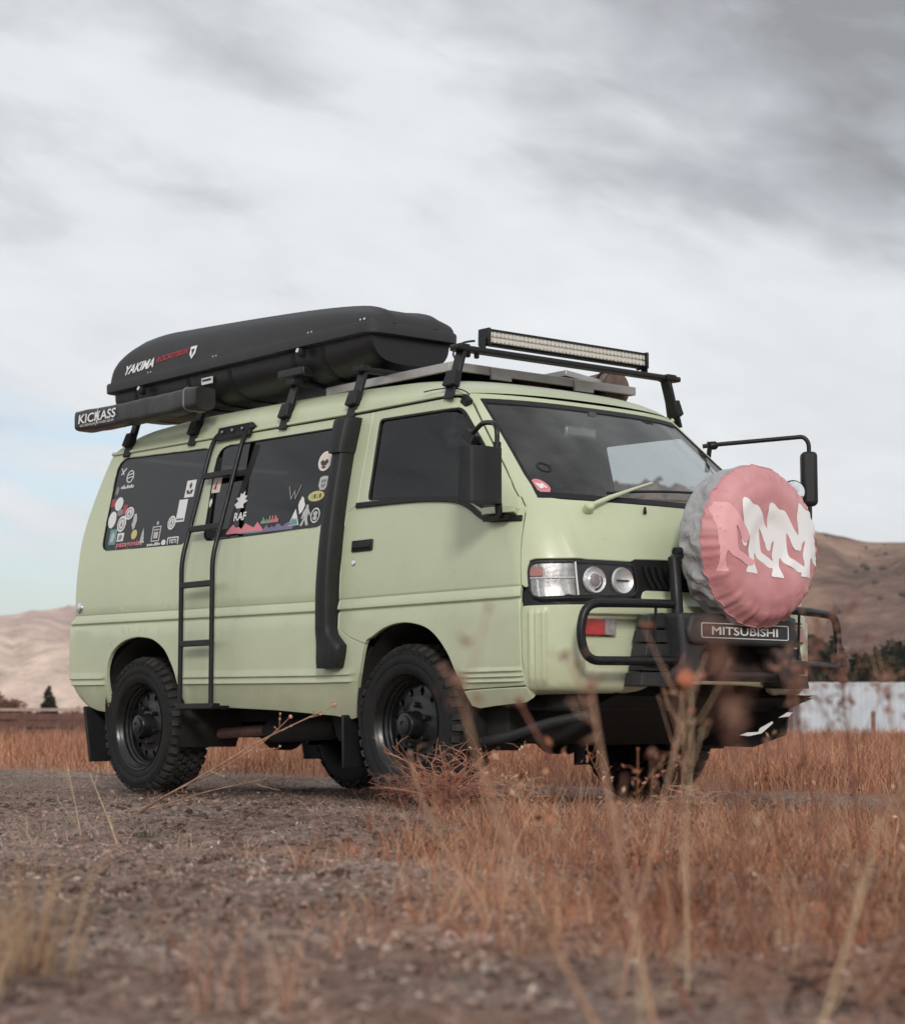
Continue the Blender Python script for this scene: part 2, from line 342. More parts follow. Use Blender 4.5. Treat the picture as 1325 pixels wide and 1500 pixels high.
def patch(name,outer,holes,ch,m,parent,du=.05,dv=.06,off=0.,th=.018,rim=.0025,xu=(),xv=(),angle=40,k=0):
    bm=bmesh.new()
    for loop in [outer]+list(holes):
        vs=[bm.verts.new((a,b,0)) for a,b in loop]
        for i in range(len(vs)): bm.edges.new((vs[i-1],vs[i]))
    bmesh.ops.triangle_fill(bm,use_beauty=True,use_dissolve=False,edges=bm.edges[:],normal=(0,0,1))
    us=[p[0] for p in outer]; vv=[p[1] for p in outer]
    for c in sorted(set(frange(min(us),max(us),du))|{x for x in xu if min(us)<x<max(us)}):
        bmesh.ops.bisect_plane(bm,geom=bm.verts[:]+bm.edges[:]+bm.faces[:],dist=1e-5,plane_co=(c,0,0),plane_no=(1,0,0))
    for c in sorted(set(frange(min(vv),max(vv),dv))|{x for x in xv if min(vv)<x<max(vv)}):
        bmesh.ops.bisect_plane(bm,geom=bm.verts[:]+bm.edges[:]+bm.faces[:],dist=1e-5,plane_co=(0,c,0),plane_no=(0,1,0))
    nrm={}
    for v in bm.verts:
        a,b=v.co.x,v.co.y; o=off(a,b) if callable(off) else off
        p,n=ch(a,b,o); v.co=p; nrm[v]=n
    bm.normal_update()
    f=max(bm.faces,key=lambda q:q.calc_area())
    if f.normal.dot(nrm[f.verts[0]])<0: bmesh.ops.reverse_faces(bm,faces=bm.faces[:])
    bm.normal_update()
    if th:
        be=[e for e in bm.edges if e.is_boundary]; acc={}
        for e in be:
            fc=e.link_faces[0]; n=fc.normal; d=(e.verts[1].co-e.verts[0].co).cross(n)
            if d.dot(fc.calc_center_median()-e.verts[0].co)>0: d=-d
            if d.length>0: d.normalize()
            for v in e.verts: acc[v]=acc.get(v,Vector())+d
        old=[(v,v.co.copy(),acc[v].normalized() if acc[v].length>1e-6 else Vector(),nrm[v]) for v in acc]
        def ext(edges):
            r=bmesh.ops.extrude_edge_only(bm,edges=edges); return [g for g in r['geom'] if isinstance(g,bmesh.types.BMVert)],[g for g in r['geom'] if isinstance(g,bmesh.types.BMEdge) and g.is_boundary]
        import mathutils
        kd=mathutils.kdtree.KDTree(len(old))
        for i,(v,c,a,n) in enumerate(old): kd.insert(c,i)
        kd.balance()
        nv,ne=ext(be); base={}
        for v in nv:
            i=kd.find(v.co)[1]; base[v]=i; _,c,a,n=old[i]; v.co=c+a*rim-n*rim
        pos={tuple(v.co):base[v] for v in nv}
        nv2,ne2=ext(ne)
        for v in nv2:
            i=pos.get(tuple(v.co)); 
            if i is None: continue
            v.co=v.co-old[i][3]*(th-rim)
    me=bpy.data.meshes.new(name); bm.to_mesh(me); bm.free()
    return finish(name,me,m,parent,angle)
def ribbon(path2,ch,w,h,mb,k=0,off=0.):
    "square moulding that follows the skin along a chart path"
    pts=[ch(a,b,off) for a,b in path2]; v=[];f=[]
    for i,(p,n) in enumerate(pts):
        t=(pts[min(i+1,len(pts)-1)][0]-pts[max(i-1,0)][0]).normalized(); s=n.cross(t).normalized()
        v+=[p-s*w/2,p-s*w/2+n*h,p+s*w/2+n*h,p+s*w/2]
    for i in range(len(pts)-1):
        for j in range(4): f.append((i*4+j,i*4+(j+1)%4,(i+1)*4+(j+1)%4,(i+1)*4+j))
    f.append((0,1,2,3)); m=(len(pts)-1)*4; f.append((m+3,m+2,m+1,m)); mb.add(v,f,k); return mb
def textmesh(s,size=1.,shear=0.,ext=0.,bold=0.):
    c=bpy.data.curves.new('print','FONT'); c.body=s; c.size=size; c.align_x='CENTER'; c.align_y='CENTER'; c.shear=shear; c.extrude=ext; c.offset=bold; c.resolution_u=3
    o=bpy.data.objects.new('print',c); me=bpy.data.meshes.new_from_object(o); bpy.data.objects.remove(o); bpy.data.curves.remove(c)
    v=[tuple(q.co) for q in me.vertices]; f=[tuple(p.vertices) for p in me.polygons]; bpy.data.meshes.remove(me); return v,f
def text_on(mb,s,place,w,h,shear=0.,bold=0.,k=0):
    "place(u,v)->point; text scaled to w x h"
    v,f=textmesh(s,1.,shear,0.,bold)
    xs=[p[0] for p in v]; ys=[p[1] for p in v]; cx,cy=(min(xs)+max(xs))/2,(min(ys)+max(ys))/2; sx=w/(max(xs)-min(xs)); sy=h/(max(ys)-min(ys))
    mb.add([place((p[0]-cx)*sx,(p[1]-cy)*sy) for p in v],f,k)

# ------------------------------------------------------------------ the van
def rk(x): return .0105*max(0.,-.6-x)
def near(x,z): return Vector((x,-half(x,z),z+rk(x)))
def far(x,z): return Vector((x,half(x,z),z+rk(x)))
def tail(u,z):
    t=abs(u)*100; a=rad(min(90,t)); y=S(z)*math.sin(a)**(2/PE); x=XR(z)+DR-DR*math.cos(a); return Vector((x,math.copysign(y,u),z+rk(x)))
CN,CFAR,CF,CT=chart(near),chart(far),chart(nose),chart(tail)
van=tag(empty('camper_van'),'sage green camper van with roof box, ladder and snorkel, parked on the dirt track','van')
VB=lambda n,parent=van: empty(n,(0,0,0),parent)
def ss(x,a,b):
    t=max(0.,min(1.,(x-a)/(b-a))); return t*t*(3-2*t)
def rib_up(z,a,b): # ledge: sharp lower lip at a, fades at b
    return 0. if z<a or z>b else (1-ss(z,a+.006,b))*ss(z,a-.0001,a+.005)
def side_off(x,z):
    o=.009*rib_up(z,.862,.905)
    if .852<z<.8625: o-=.006
    o-=.004*math.exp(-((z-.909)/.005)**2)
    o+=.0055*ss(z,.85,.835)*(1-ss(z,.60,.5))
    w=0
    if -1.80<x<-.33: w=ss(x,-1.80,-1.77)*(1-ss(x,-.36,-.33))
    elif x<-2.51: w=1-ss(x,-2.545,-2.51)
    if w: o+=w*(.009*rib_up(z,.566,.60)+.009*rib_up(z,.534,.560))
    o+=.006*rib_up(z,1.175,1.26)*(1 if x<.75 else 0)*0
    return o
def door_off(x,z):
    o=.009*rib_up(z,.862,.905)
    if .852<z<.8625: o-=.006
    o-=.004*math.exp(-((z-.909)/.005)**2)
    o+=.0055*ss(z,.85,.835)*(1-ss(z,.60,.5))
    if x>.44:
        w=ss(x,.445,.48)*(1-ss(x,.79,.82)); o+=w*(.009*rib_up(z,.560,.582)+.009*rib_up(z,.538,.556)+.009*rib_up(z,.517,.534))
    return o
ZC=[.846,.8519,.8525,.8615,.8625,.866,.872,.885,.9,.9045,.909,.9135,.918]
ZL=[.5339,.5342,.539,.546,.5602,.5659,.5662,.571,.58,.6002]
ZD=[.5169,.5172,.522,.528,.5342,.5379,.5382,.543,.5562,.5599,.5602,.565,.572,.5822]
archF=spl2([(-.277,.578),(-.235,.704),(-.185,.732),(-.086,.771),(.036,.787),(.165,.770),(.254,.730),(.335,.655),(.385,.579),(.425,.490)],4)
i704=min(range(len(archF)),key=lambda i:abs(archF[i][0]+.235)+abs(archF[i][1]-.704))
seam=[(-.357,1.776),(-.352,1.346),(-.375,1.332),(-.412,1.312),(-.431,1.240),(-.4275,.889),(-.43,.79),(-.415,.768),(-.347,.735)]
door_front=[(.827,.502),(.816,.595),(.811,.801),(.800,.98),(.788,1.154),(.778,1.236),(.745,1.285),(.732,1.29),(.585,1.448),(.407,1.627),(.300,1.735),(.270,1.762),(.225,1.776)]
door_poly=seam+archF[i704:]+door_front
archR=spl2([(-1.80,.475),(-1.822,.58),(-1.864,.647),(-1.93,.716),(-2.03,.763),(-2.13,.778),(-2.218,.779),(-2.335,.759),(-2.438,.708),(-2.487,.636),(-2.498,.557),(-2.505,.45)],4)
zr=[1.786,1.70,1.60,1.5,1.4,1.3,1.2,1.1,1.0,.93,.90,.875,.85,.80,.70,.6,.52,.47]
rear_edge=[(XR(z)+DR*.22,z) for z in zr]
side_poly=seam+archF[:i704+1][::-1]+[(-.33,.47),(-.385,.375),(-.42,.368),(-.55,.385),(-1.0,.408),(-1.6,.424),(-1.785,.428)]+archR+[(-2.53,.40),(-2.60,.392),(-2.68,.40),(-2.80,.432)]+rear_edge[::-1]
def fixz(P): return [(x,z-rk(x)) for x,z in P]
qw=roundpoly(fixz([(-2.618,1.275),(-1.766,1.258),(-1.708,1.748),(-2.628,1.782)]),[.06,.06,.05,.10],6)
sw=roundpoly(fixz([(-1.618,1.258),(-.590,1.258),(-.612,1.731),(-1.640,1.745)]),[.06,.07,.05,.10],6)
dglass=roundpoly([(-.301,1.736),(.268,1.726),(.302,1.700),(.614,1.395),(.640,1.218),(.59,1.225),(.465,1.279),(.358,1.311),(.032,1.338),(-.282,1.350)],[.03,.03,.02,.02,.02,.03,.04,.04,.0,.03],4)
front_x=[.60+.02*i for i in range(14)]
rear_x=[-3.0+.012*i for i in range(26)]
for sg,ch,nm in((-1,CN,'near'),(1,CFAR,'far')):
    sp=patch('side_panel',inset(side_poly,.0035),[qw,sw],ch,M['paint'],van,.06,.06,side_off,.02,xu=rear_x,xv=ZC+ZL)
    fd=patch('front_door',inset(door_poly,.0035),[dglass],ch,M['paint'],van,.05,.06,door_off,.02,xu=front_x,xv=ZC+ZD)
    for poly,wn_,gl in((qw,'quarter_window',M['tint']),(sw,'side_window',M['tint'])):
        w=patch(wn_,inset(poly,-.006),[],ch,gl,van,.12,.1,-.006,0)
        patch('window_seal',inset(poly,-.003),[inset(poly,.0025)],ch,M['black'],w,.2,.2,.0,.012,.002)
        if sg<0: NW=(w if wn_=='quarter_window' else NW); SW=w
    dg=patch('door_window',inset(dglass,-.006),[],ch,M['glassdoor'] if sg<0 else M['clear'],fd,.12,.1,-.010,0)
    patch('window_seal',inset(dglass,-.004),[inset(dglass,.009)],ch,M['black'],fd,.2,.2,-.001,.014,.002)
    # waist moulding under the door window
    bt=MB(); ribbon(spl2([(-.350,1.334),(.0,1.328),(.20,1.318),(.354,1.300),(.458,1.266),(.53,1.225),(.585,1.203),(.68,1.193),(.778,1.190)],4),ch,.024,.012,bt); bt.build('belt_moulding',M['black'],fd,.002)
    # sail panel ledge that carries the mirror foot
    lg=MB(); ribbon([(.588,1.226),(.64,1.225),(.70,1.222),(.752,1.220)],ch,.030,.040,lg); lg.build('mirror_ledge',M['paint'],fd,.003)
    patch('sail_panel',roundpoly([(.650,1.228),(.655,1.37),(.737,1.275),(.757,1.24),(.755,1.228)],.008,3),[],ch,M['paint'],fd,.03,.03,.004,.012)
    # handle in a recess and the key lock below it
    hd=MB(); P,n=ch(-.272,1.146,0); q=ch(-.20,1.146,0)[0]; tx=(q-P).normalized(); R_=Matrix((tx,n.cross(tx),n)).transposed()
    hd.box(P+n*.004,(.150,.052,.014),R_); hd.box(P+n*.013+tx*.004,(.128,.030,.016),R_); hd.build('door_handle',M['black'],fd,.006,3)
    lk=MB(); P,n=ch(-.331,1.073,0); lk.lathe([(.0135,-.004),(.0135,.004),(.011,.007),(.003,.007),(.002,.005)],P,n,18); lk.build('key_lock',M['chrome'],fd)
    # rocker under the door
    patch('rocker_panel',[(.432,.483),(.60,.490),(.824,.494),(.832,.452),(.80,.437),(.62,.425),(.50,.415),(.455,.425)],[],ch,M['paint'],van,.05,.03,.002,.03,xu=front_x)
    # drip rail above the doors
    g=MB(); ribbon([(-2.80+.05*i,1.790) for i in range(61)]+[(.245,1.789)],ch,.016,.014,g,off=-.002); g.build('rain_gutter',M['paint'],van,.003)
    # wheel housings
    for wx in(0,-2.235):
        h=MB(); c=Vector((wx+.06 if wx==0 else wx+.07,0,.43))
        def tub(u,v,c=c,sg=sg):
            a=math.pi*(-.18+1.36*u); r=.375; return (c.x+math.cos(a)*r*1.02,sg*(.81-.36*v),c.z+math.sin(a)*r*.97)
        h.grid(tub,28,5)
        h.add([tub(i/27,1) for i in range(28)]+[(c.x,sg*.45,c.z)],[(i,i+1,28) for i in range(27)])
        h.build('wheel_housing',M['dark'],van)
    # mud flaps
    f=MB(); f.box((-2.72,sg*.70,.30),(.02,.24,.30),Matrix.Rotation(rad(-14),3,'Y')); f.build('mud_flap',M['black'],van,.004)
    f=MB(); f.box((-.435,sg*.71,.27),(.014,.2,.24),Matrix.Rotation(rad(-2),3,'Y')); f.build('mud_flap',M['black'],van,.004)
    # bow-tie of the inner trim so that gaps and windows see a lining
    patch('door_lining',inset(door_poly,.012),[inset(dglass,-.012)],ch,M['liner'],fd,.12,.12,-.055,0,xu=front_x)
    patch('side_lining',inset(side_poly,.014),[inset(qw,-.012),inset(sw,-.012)],ch,M['liner'],sp,.15,.15,-.055,0,xu=rear_x)
# rear emblem
P,n=CN(-2.79,.975-rk(-2.79),0); b=MB(); b.lathe([(.030,-.003),(.030,.004),(.026,.007),(.0,.007)],P,n,26); b.box(P+n*.008,(.036,.008,.006),Matrix((Vector((1,0,0)),n.cross(Vector((1,0,0))).normalized(),n)).transposed()); b.box(P+n*.008,(.008,.04,.006),Matrix((Vector((1,0,0)),n.cross(Vector((1,0,0))).normalized(),n)).transposed()); b.build('fuel_cap_lock',M['chrome'],van,.001)
# ---- sliding sash bars of the side window
for pts,wd in(([(-1.289,1.722),(-1.315,1.60),(-1.347,1.487),(-1.372,1.43)],.05),([(-1.645,1.592),(-1.50,1.590),(-1.342,1.588)],.034),([(-1.372,1.43),(-1.392,1.33),(-1.40,1.262)],.03),([(-1.618,1.69),(-1.622,1.5),(-1.606,1.30)],.045),([(-1.60,1.292),(-1.49,1.290),(-1.395,1.292)],.04)):
    b=MB(); ribbon(fixz(pts),CN,wd,.0014,b,off=-.0062); b.build('sash_bar',M['black'],SW,.001)

# ---- roof
def roof_pt(u,v):
    n=-1+2*v; n=math.copysign(abs(n)**.6,n) if False else math.sin(n*math.pi/2)
    y=S(1.80)*n; zg=1.797
    ang=math.asin(min(1,abs(n)**(PE/2))) ; xf=X0(1.80)-DF(1.80)*(1-math.cos(ang)); xr=XR(1.80)+DR*(1-math.cos(ang))
    s=u; x=xr+(xf-xr)*s
    hgt=pchip([(0,0),(.015,.05),(.05,.10),(.12,.135),(.3,.155),(.6,.15),(.82,.125),(.90,.100),(.95,.072),(.985,.030),(1,0)])(s)
    pr=max(0,1-abs(n)**7)**.55
    return Vector((x,y,zg+hgt*pr+.012*pr*(1-n*n)+rk(x)))
ux=[0,.004,.01,.02,.035,.05]+[.05+.03*i for i in range(1,27)]+[.86,.89,.915,.935,.95,.965,.978,.988,.995,1]
r=MB(); r.grid(lambda a,b_:roof_pt(ux[round(a*(len(ux)-1))],b_),len(ux),49); r.build('roof',M['paint'],van,angle=60)
r=MB(); r.grid(lambda a,b_:roof_pt(.01+.985*a,.02+.96*b_)-Vector((0,0,.03)),30,25); r.build('headlining',M['headlining'],van)
# ---- rear panel
tp=[(u,1.786) for u in(-.44,-.3,0,.3,.44)]
tz=[1.786,.42]
tail_poly=[(-.44,1.786),(.44,1.786),(.44,.44),(.0,.42),(-.44,.44)]
rwin=roundpoly([(-.30,1.30),(.30,1.30),(.27,1.70),(-.27,1.70)],.04,4)
tg=patch('tailgate',inset(tail_poly,-.0),[rwin],CT,M['paint'],van,.05,.06,0,.02,xv=[.85,.875,.9])
rw=patch('rear_window',inset(rwin,-.006),[],CT,M['tint'],tg,.1,.1,-.006,0)

# ---- nose: surround of the screen, nose panel, bumper
def sym(P): return P+[(-a,b) for a,b in reversed(P)]
wsL=[(-.606,1.292),(-.588,1.40),(-.566,1.60),(-.552,1.766)]
ws_poly=roundpoly([(-.606,1.290),(-.30,1.277),(0,1.274),(.30,1.277),(.606,1.290),(.592,1.40),(.568,1.60),(.550,1.770),(.25,1.772),(0,1.773),(-.25,1.772),(-.550,1.770),(-.568,1.60),(-.592,1.40)],[.012,0,0,0,.012,0,0,.02,0,0,0,.02,0,0],4)
def side_to_nose(x,z): return (-math.degrees(math.acos(max(-1,min(1,(x-X0(z)+DF(z))/DF(z)))))/100,z)
_df=[]; _dp=[q for q in door_front if q[1]>1.22]
for (xa,za),(xb,zb) in zip(_dp[:-1],_dp[1:]):
    for k in range(4): _df.append((xa+(xb-xa)*k/4,za+(zb-za)*k/4))
doorF=[(-.707,1.240)]+[(a+.0005,b) for a,b in (side_to_nose(x+.004,z) for x,z in _df if 1.245<z<1.755)]+[(-.650,1.796)]
outerU=doorF+[(-.3,1.796),(0,1.796),(.3,1.796)]+[(-a,b) for a,b in reversed(doorF)]
innerU=[(.612,1.280),(.596,1.40),(.572,1.60),(.556,1.774),(.25,1.777),(0,1.778),(-.25,1.777),(-.556,1.774),(-.572,1.60),(-.596,1.40),(-.612,1.280)]
fr=patch('windscreen_pillars',outerU+innerU,[],CF,M['paint'],van,.025,.05,0.,.03,.003)
wsg=patch('windscreen',inset(ws_poly,.004),[],CF,M['screen'],van,.06,.05,-.007,0)
patch('screen_seal',inset(ws_poly,-.004),[inset(ws_poly,.020)],CF,M['black'],wsg,.06,.1,-.002,.012,.002)
nose_top=[(-.700,1.236),(-.668,1.258),(-.64,1.274),(-.612,1.279),(-.45,1.271),(-.3,1.267),(-.15,1.265),(0,1.264)]
nose_left=[(-.778,.905),(-.758,.906),(-.756,.985),(-.738,1.014),(-.70,1.0215),(-.48,1.024),(-.27,1.020),(-.24,1.019),(-.22,1.030),(-.1,1.034),(0,1.034)]
nl=[(-.700,1.236)]+[side_to_nose(x+.0045,z) for x,z in ((.7815,1.21),(.785,1.18),(.788,1.154),(.791,1.11),(.794,1.06),(.798,1.01),(.800,.98),(.8035,.94),(.805,.915))]
nose_poly=nl+nose_left[:-1]+[(0,1.034)]+[(-a,b) for a,b in reversed(nose_left[:-1])]+[(-a,b) for a,b in reversed(nl)]+[(-a,b) for a,b in (nose_top[1:])]+nose_top[1:-1][::-1]
def nose_off(u,z):
    a=abs(u); return -.006*ss(a,.455+(z-1.02)*.25,.425+(z-1.02)*.25)*ss(z,1.262,1.235)+.004*math.exp(-((a-.47-(z-1.02)*.25)/.03)**2)
patch('nose_panel',nose_poly,[],CF,M['paint'],van,.025,.03,nose_off,.02,.003)
band=[(-.80,.899),(-.862,.85),(-.85,.826),(-.45,.831),(-.235,.848),(0,.84)]
band_poly=[(-.765,1.03),(-.778,.90),(-.868,.852),(-.852,.824),(-.5,.815),(0,.815),(.5,.815),(.852,.824),(.868,.852),(.778,.90),(.765,1.03),(.4,1.04),(0,1.04),(-.4,1.04)]
patch('headlamp_surround',band_poly,[],CF,M['black'],van,.03,.05,-.012,.02,.002)
def bump_off(u,z):
    a=abs(u); o=0.
    if .505<z<.815 and .66<a<.82:
        w=ss(z,.505,.53); t=(a-.675)/.135
        if 0<t<1: o+=w*.014*abs(math.sin(t*math.pi*3))**.7*(1 if t<1 else 0)
    o-=.016*ss(a,.485,.47)*ss(z,.545,.57)*(1-ss(z,.785,.795))
    o-=.012*ss(a,.40,.385)*ss(z,.70,.705)*(1-ss(z,.768,.774))
    o-=.05*ss(z,.50,.43)
    return o
bl=[(-.853,.8215),(-.868,.80),(-.866,.626),(-.832,.497),(-.828,.443),(-.55,.452),(-.283,.464),(-.245,.478),(-.205,.505),(-.083,.514),(0,.515)]
bt_=[(-.853,.8215),(-.45,.826),(-.25,.843),(-.215,.858),(-.200,.888),(-.19,.893),(0,.895)]
bumper_poly=bl+[(-a,b) for a,b in reversed(bl[:-1])]+[(-a,b) for a,b in bt_[1:-1]]+[bt_[-1]]+bt_[1:-1][::-1]
bp=patch('front_bumper',bumper_poly,[],CF,M['paint'],van,.012,.02,bump_off,.03,.004,xv=[.7,.7025,.705,.768,.771,.774,.785,.79,.795])
for sg in(-1,1):
    lampo=[(sg*-.0-.490*1,.0)]
    a=[(-.495,.706),(-.338,.703),(-.338,.774),(-.495,.776)]; a=[(sg*-1*-p[0],p[1]) for p in a] if sg<0 else [(-p[0],p[1]) for p in a]
    lo=patch('bumper_lamp',roundpoly(a,.006,3),[],CF,M['black'],bp,.02,.03,.001,.03,.002)
    s_=(lambda P:[(p[0]*(1 if sg<0 else -1),p[1]) for p in P])
    patch('red_lens',roundpoly(s_([(-.490,.710),(-.392,.7085),(-.392,.770),(-.490,.772)]),.004,2),[],CF,M['red'],lo,.02,.03,.008,.02,.002)
    patch('grey_lens',roundpoly(s_([(-.388,.7085),(-.343,.708),(-.343,.769),(-.388,.770)]),.004,2),[],CF,M['greylens'],lo,.02,.03,.006,.02,.002)
    # head lamp: housing, turn signal, two round lamps, glass
    hp=s_([(-.744,.985),(-.752,.965),(-.752,.890),(-.738,.862),(-.70,.853),(-.475,.859),(-.26,.861),(-.235,.872),(-.216,.905),(-.222,.965),(-.232,1.003),(-.28,1.011),(-.48,1.014),(-.68,1.011),(-.73,1.004)])
    hl=patch('headlamp',hp,[inset(hp,.007)],CF,M['black'],van,.03,.04,.004,.035,.003)
    patch('lamp_back',inset(hp,.004),[[(cu_+.046*math.cos(2*math.pi*i/20),cz_+.050*math.sin(2*math.pi*i/20)) for i in range(20)] for cu_,cz_ in s_([(-.398,.933),(-.281,.934)])],CF,M['trim'],hl,.02,.03,-.0115,0)
    ts=roundpoly(s_([(-.742,.985),(-.742,.874),(-.70,.863),(-.487,.868),(-.487,1.005),(-.68,1.003),(-.73,.998)]),.006,3)
    patch('turn_signal_reflector',ts,[],CF,M['dullrefl'],hl,.02,.03,lambda u,z:-.0065+.0008*math.sin(abs(u)*190),0)
    patch('amber_block',roundpoly(s_([(-.742,.982),(-.742,.948),(-.660,.949),(-.660,.983)]),.005,2),[],CF,M['amber'],hl,.02,.03,-.001,.01,.002)
    b=MB(); ribbon(s_([(-.742,.939),(-.6,.941),(-.488,.943)]),CF,.004,.006,b,off=-.004); b.build('reflector_rib',M['steel'],hl)
    b=MB(); ribbon(s_([(-.480,.868),(-.481,.94),(-.482,1.006)]),CF,.007,.012,b,off=-.006); b.build('lens_divider',M['white'],hl)
    for (u,z,rx) in((-.398,.933,.056),(-.281,.934,.055)):
        P,n=CF(s_([(u,z)])[0][0],z,.001); ax=(n*.35+Vector((1,0,0))*.65).normalized(); b=MB()
        if u<-.3: b.lathe([(.056,-.004),(.052,.006),(.047,.002),(.043,-.006),(.037,-.008),(.033,.0),(.029,.002),(.0,.003)],P,ax,28,caps=False)
        else: b.lathe([(.056,-.004),(.052,.006),(.047,.001),(.030,-.006),(.015,-.009),(.0,-.0095)],P,ax,28,caps=False)
        b.build('round_lamp',M['reflector'],hl)
        if u<-.3:
            b=MB(); b.lathe([(.029,.001),(.024,.005),(.012,.008),(0,.0085)],P,ax,22); b.build('projector_lens',M['greylens'],hl)
        else:
            b=MB(); b.box(P+ax*.001,(.004,.07,.007)); b.build('bulb_shield',M['trim'],hl,.002)
    patch('lamp_glass',inset(hp,.006),[],CF,M['lens'],hl,.03,.04,.010,0)
    # cooling louvres beside the lamp
    for i in range(4):
        b=MB(); u0=-.196+.024*i; ribbon(s_([(u0,1.0),(u0+.010,.95),(u0+.030,.905)]),CF,.010,.014,b,off=-.006); b.build('louvre',M['trim'],van)
gp=[(-.09,1.01),(-.075,.91),(.075,.91),(.09,1.01)]
patch('grille',gp,[],CF,M['trim'],van,.03,.03,-.004,.012)
for i in range(3):
    b=MB(); ribbon([(-.085+.17*j/8,.93+.027*i) for j in range(9)],CF,.008,.012,b,off=-.004); b.build('grille_bar',M['black'],van)
# wipers and washer jets
for s0,pv,tip in((0,(-.378,1.232),(-.075,1.345)),(1,(.06,1.232),(.34,1.335))):
    A,nA_=CF(pv[0],pv[1],.028); B,nB_=CF(tip[0],tip[1],.034); b=MB()
    b.lathe([(.020,-.03),(.020,.006),(.014,.012),(0,.012)],A,nA_,16); b.tube([A,A.lerp(B,.3)+nA_*.012,A.lerp(B,.7)+nA_*.008,B],[.011,.010,.007,.005],8); w=b.build('wiper_arm',M['paint'] if s0==0 else M['black'],van)
    C0=CF(tip[0]-.23,1.300,.014)[0]; C1=CF(tip[0]+.19,1.325,.014)[0]; b=MB()
    b.tube([CF(tip[0]-.20+.033*i,1.297+.004*i,.016)[0] for i in range(12)],.006,6); b.build('wiper_blade',M['black'],w)
for u in(-.145,.07):
    P,n=CF(u,1.238,0); b=MB(); b.box(P+n*.008,(.012,.016,.03),None,taper=.6); b.build('washer_jet',M['black'],van,.003)

# ---- things seen through the glass
fl=MB(); fl.box((-1.05,0,.545),(3.5,1.42,.05)); fl.build('cabin_floor',M['liner'],van)
d=MB(); d.prism([(.30,1.02),(.42,1.17),(.62,1.225),(.80,1.235),(.86,1.20),(.86,.95),(.30,.95)],(0,-.70,0),(1,0,0),(0,0,1),(0,1,0),1.40); d.build('dashboard',M['liner'],van,.02)
for y in(-.36,.36):
    b=MB(); b.box((-.12,y,.93),(.46,.48,.14)); se=b.build('front_seat',M['seat'],van,.05,3)
    b=MB(); b.box((-.34,y,1.22),(.13,.46,.58),Matrix.Rotation(rad(-10),3,'Y'),taper=.85); b.build('backrest',M['seat'],se,.05,3)
    b=MB(); b.box((-.41,y,1.60),(.10,.27,.17),Matrix.Rotation(rad(-8),3,'Y')); b.build('headrest',M['seat'],se,.04,3)
t=[]
for i in range(24):
    a=2*math.pi*i/24; t.append(Vector((.24+.19*math.cos(a)*.62,-.36+.19*math.sin(a),1.24+.19*math.cos(a)*.78)))
b=MB(); b.tube(t,.014,8,closed=True); b.tube([t[6],t[18]],.012,6); b.tube([Vector((.24,-.36,1.24)),Vector((.42,-.36,1.08))],.03,8); b.build('steering_wheel',M['black'],van)
b=MB(); b.box((.32,-.04,1.664),(.03,.19,.056)); rv=b.build('rear_view_mirror',M['alu'],van,.015,3)
b=MB(); b.box((.3045,-.04,1.664),(.004,.175,.042)); b.build('mirror_glass',M['mirror'],rv)
b=MB(); b.tube([(.32,-.02,1.69),(.33,.0,1.73),(.31,.01,1.775)],.006,6); b.build('mirror_stalk',M['trim'],rv)
b=MB(); P,n=CF(-.012,1.740,-.012); b.box(P,(.02,.04,.035)); b.build('toll_tag',M['headlining'],van,.005)
b=MB(); b.box((-1.2,0,.98),(.7,1.25,.16)); se=b.build('rear_bench',M['seat'],van,.05,3); b=MB(); b.box((-1.52,0,1.28),(.14,1.25,.6)); b.build('backrest',M['seat'],se,.05,3)
b=MB(); b.box((-.62,0,1.15),(.05,1.3,1.0)); b.build('cabin_curtain',M['liner'],van,.01)

for sg,ch in((-1,CN),(1,CFAR)):
    b=MB(); ribbon([(-2.7+.1*i,1.783) for i in range(30)],ch,.07,.012,b,off=-.040); b.build('cant_rail',M['liner'],van)
# stickers on the screen
def disc(ch,u,z,w,h,off,n=24): return [ (u+w*math.cos(2*math.pi*i/n),z+h*math.sin(2*math.pi*i/n)) for i in range(n)]
def spatch(P,ch,m,parent,off=.002,name='sticker',th=.0012): return patch(name,P,[],ch,m,parent,.3,.3,off,th,.0003)
st=spatch(disc(CF,-.547,1.338,.042,.034,0),CF,STK['P'],wsg,-.004,'round_sticker'); 
for a,b_ in(((-.565,1.350),(-.556,1.324)),((-.555,1.347),(-.545,1.326)),((-.546,1.327),(-.537,1.349)),((-.536,1.348),(-.527,1.327))):
    m_=MB(); ribbon([a,b_],CF,.008,.0006,m_,off=-.0026); m_.build('sticker_print',M['white'],wsg)
rg=[(-.452+.032*math.cos(2*math.pi*i/20),1.431+.020*math.sin(2*math.pi*i/20)) for i in range(21)]
m_=MB(); ribbon(rg,CF,.009,.001,m_,off=-.005); m_.build('ring_sticker',M['black'],wsg)

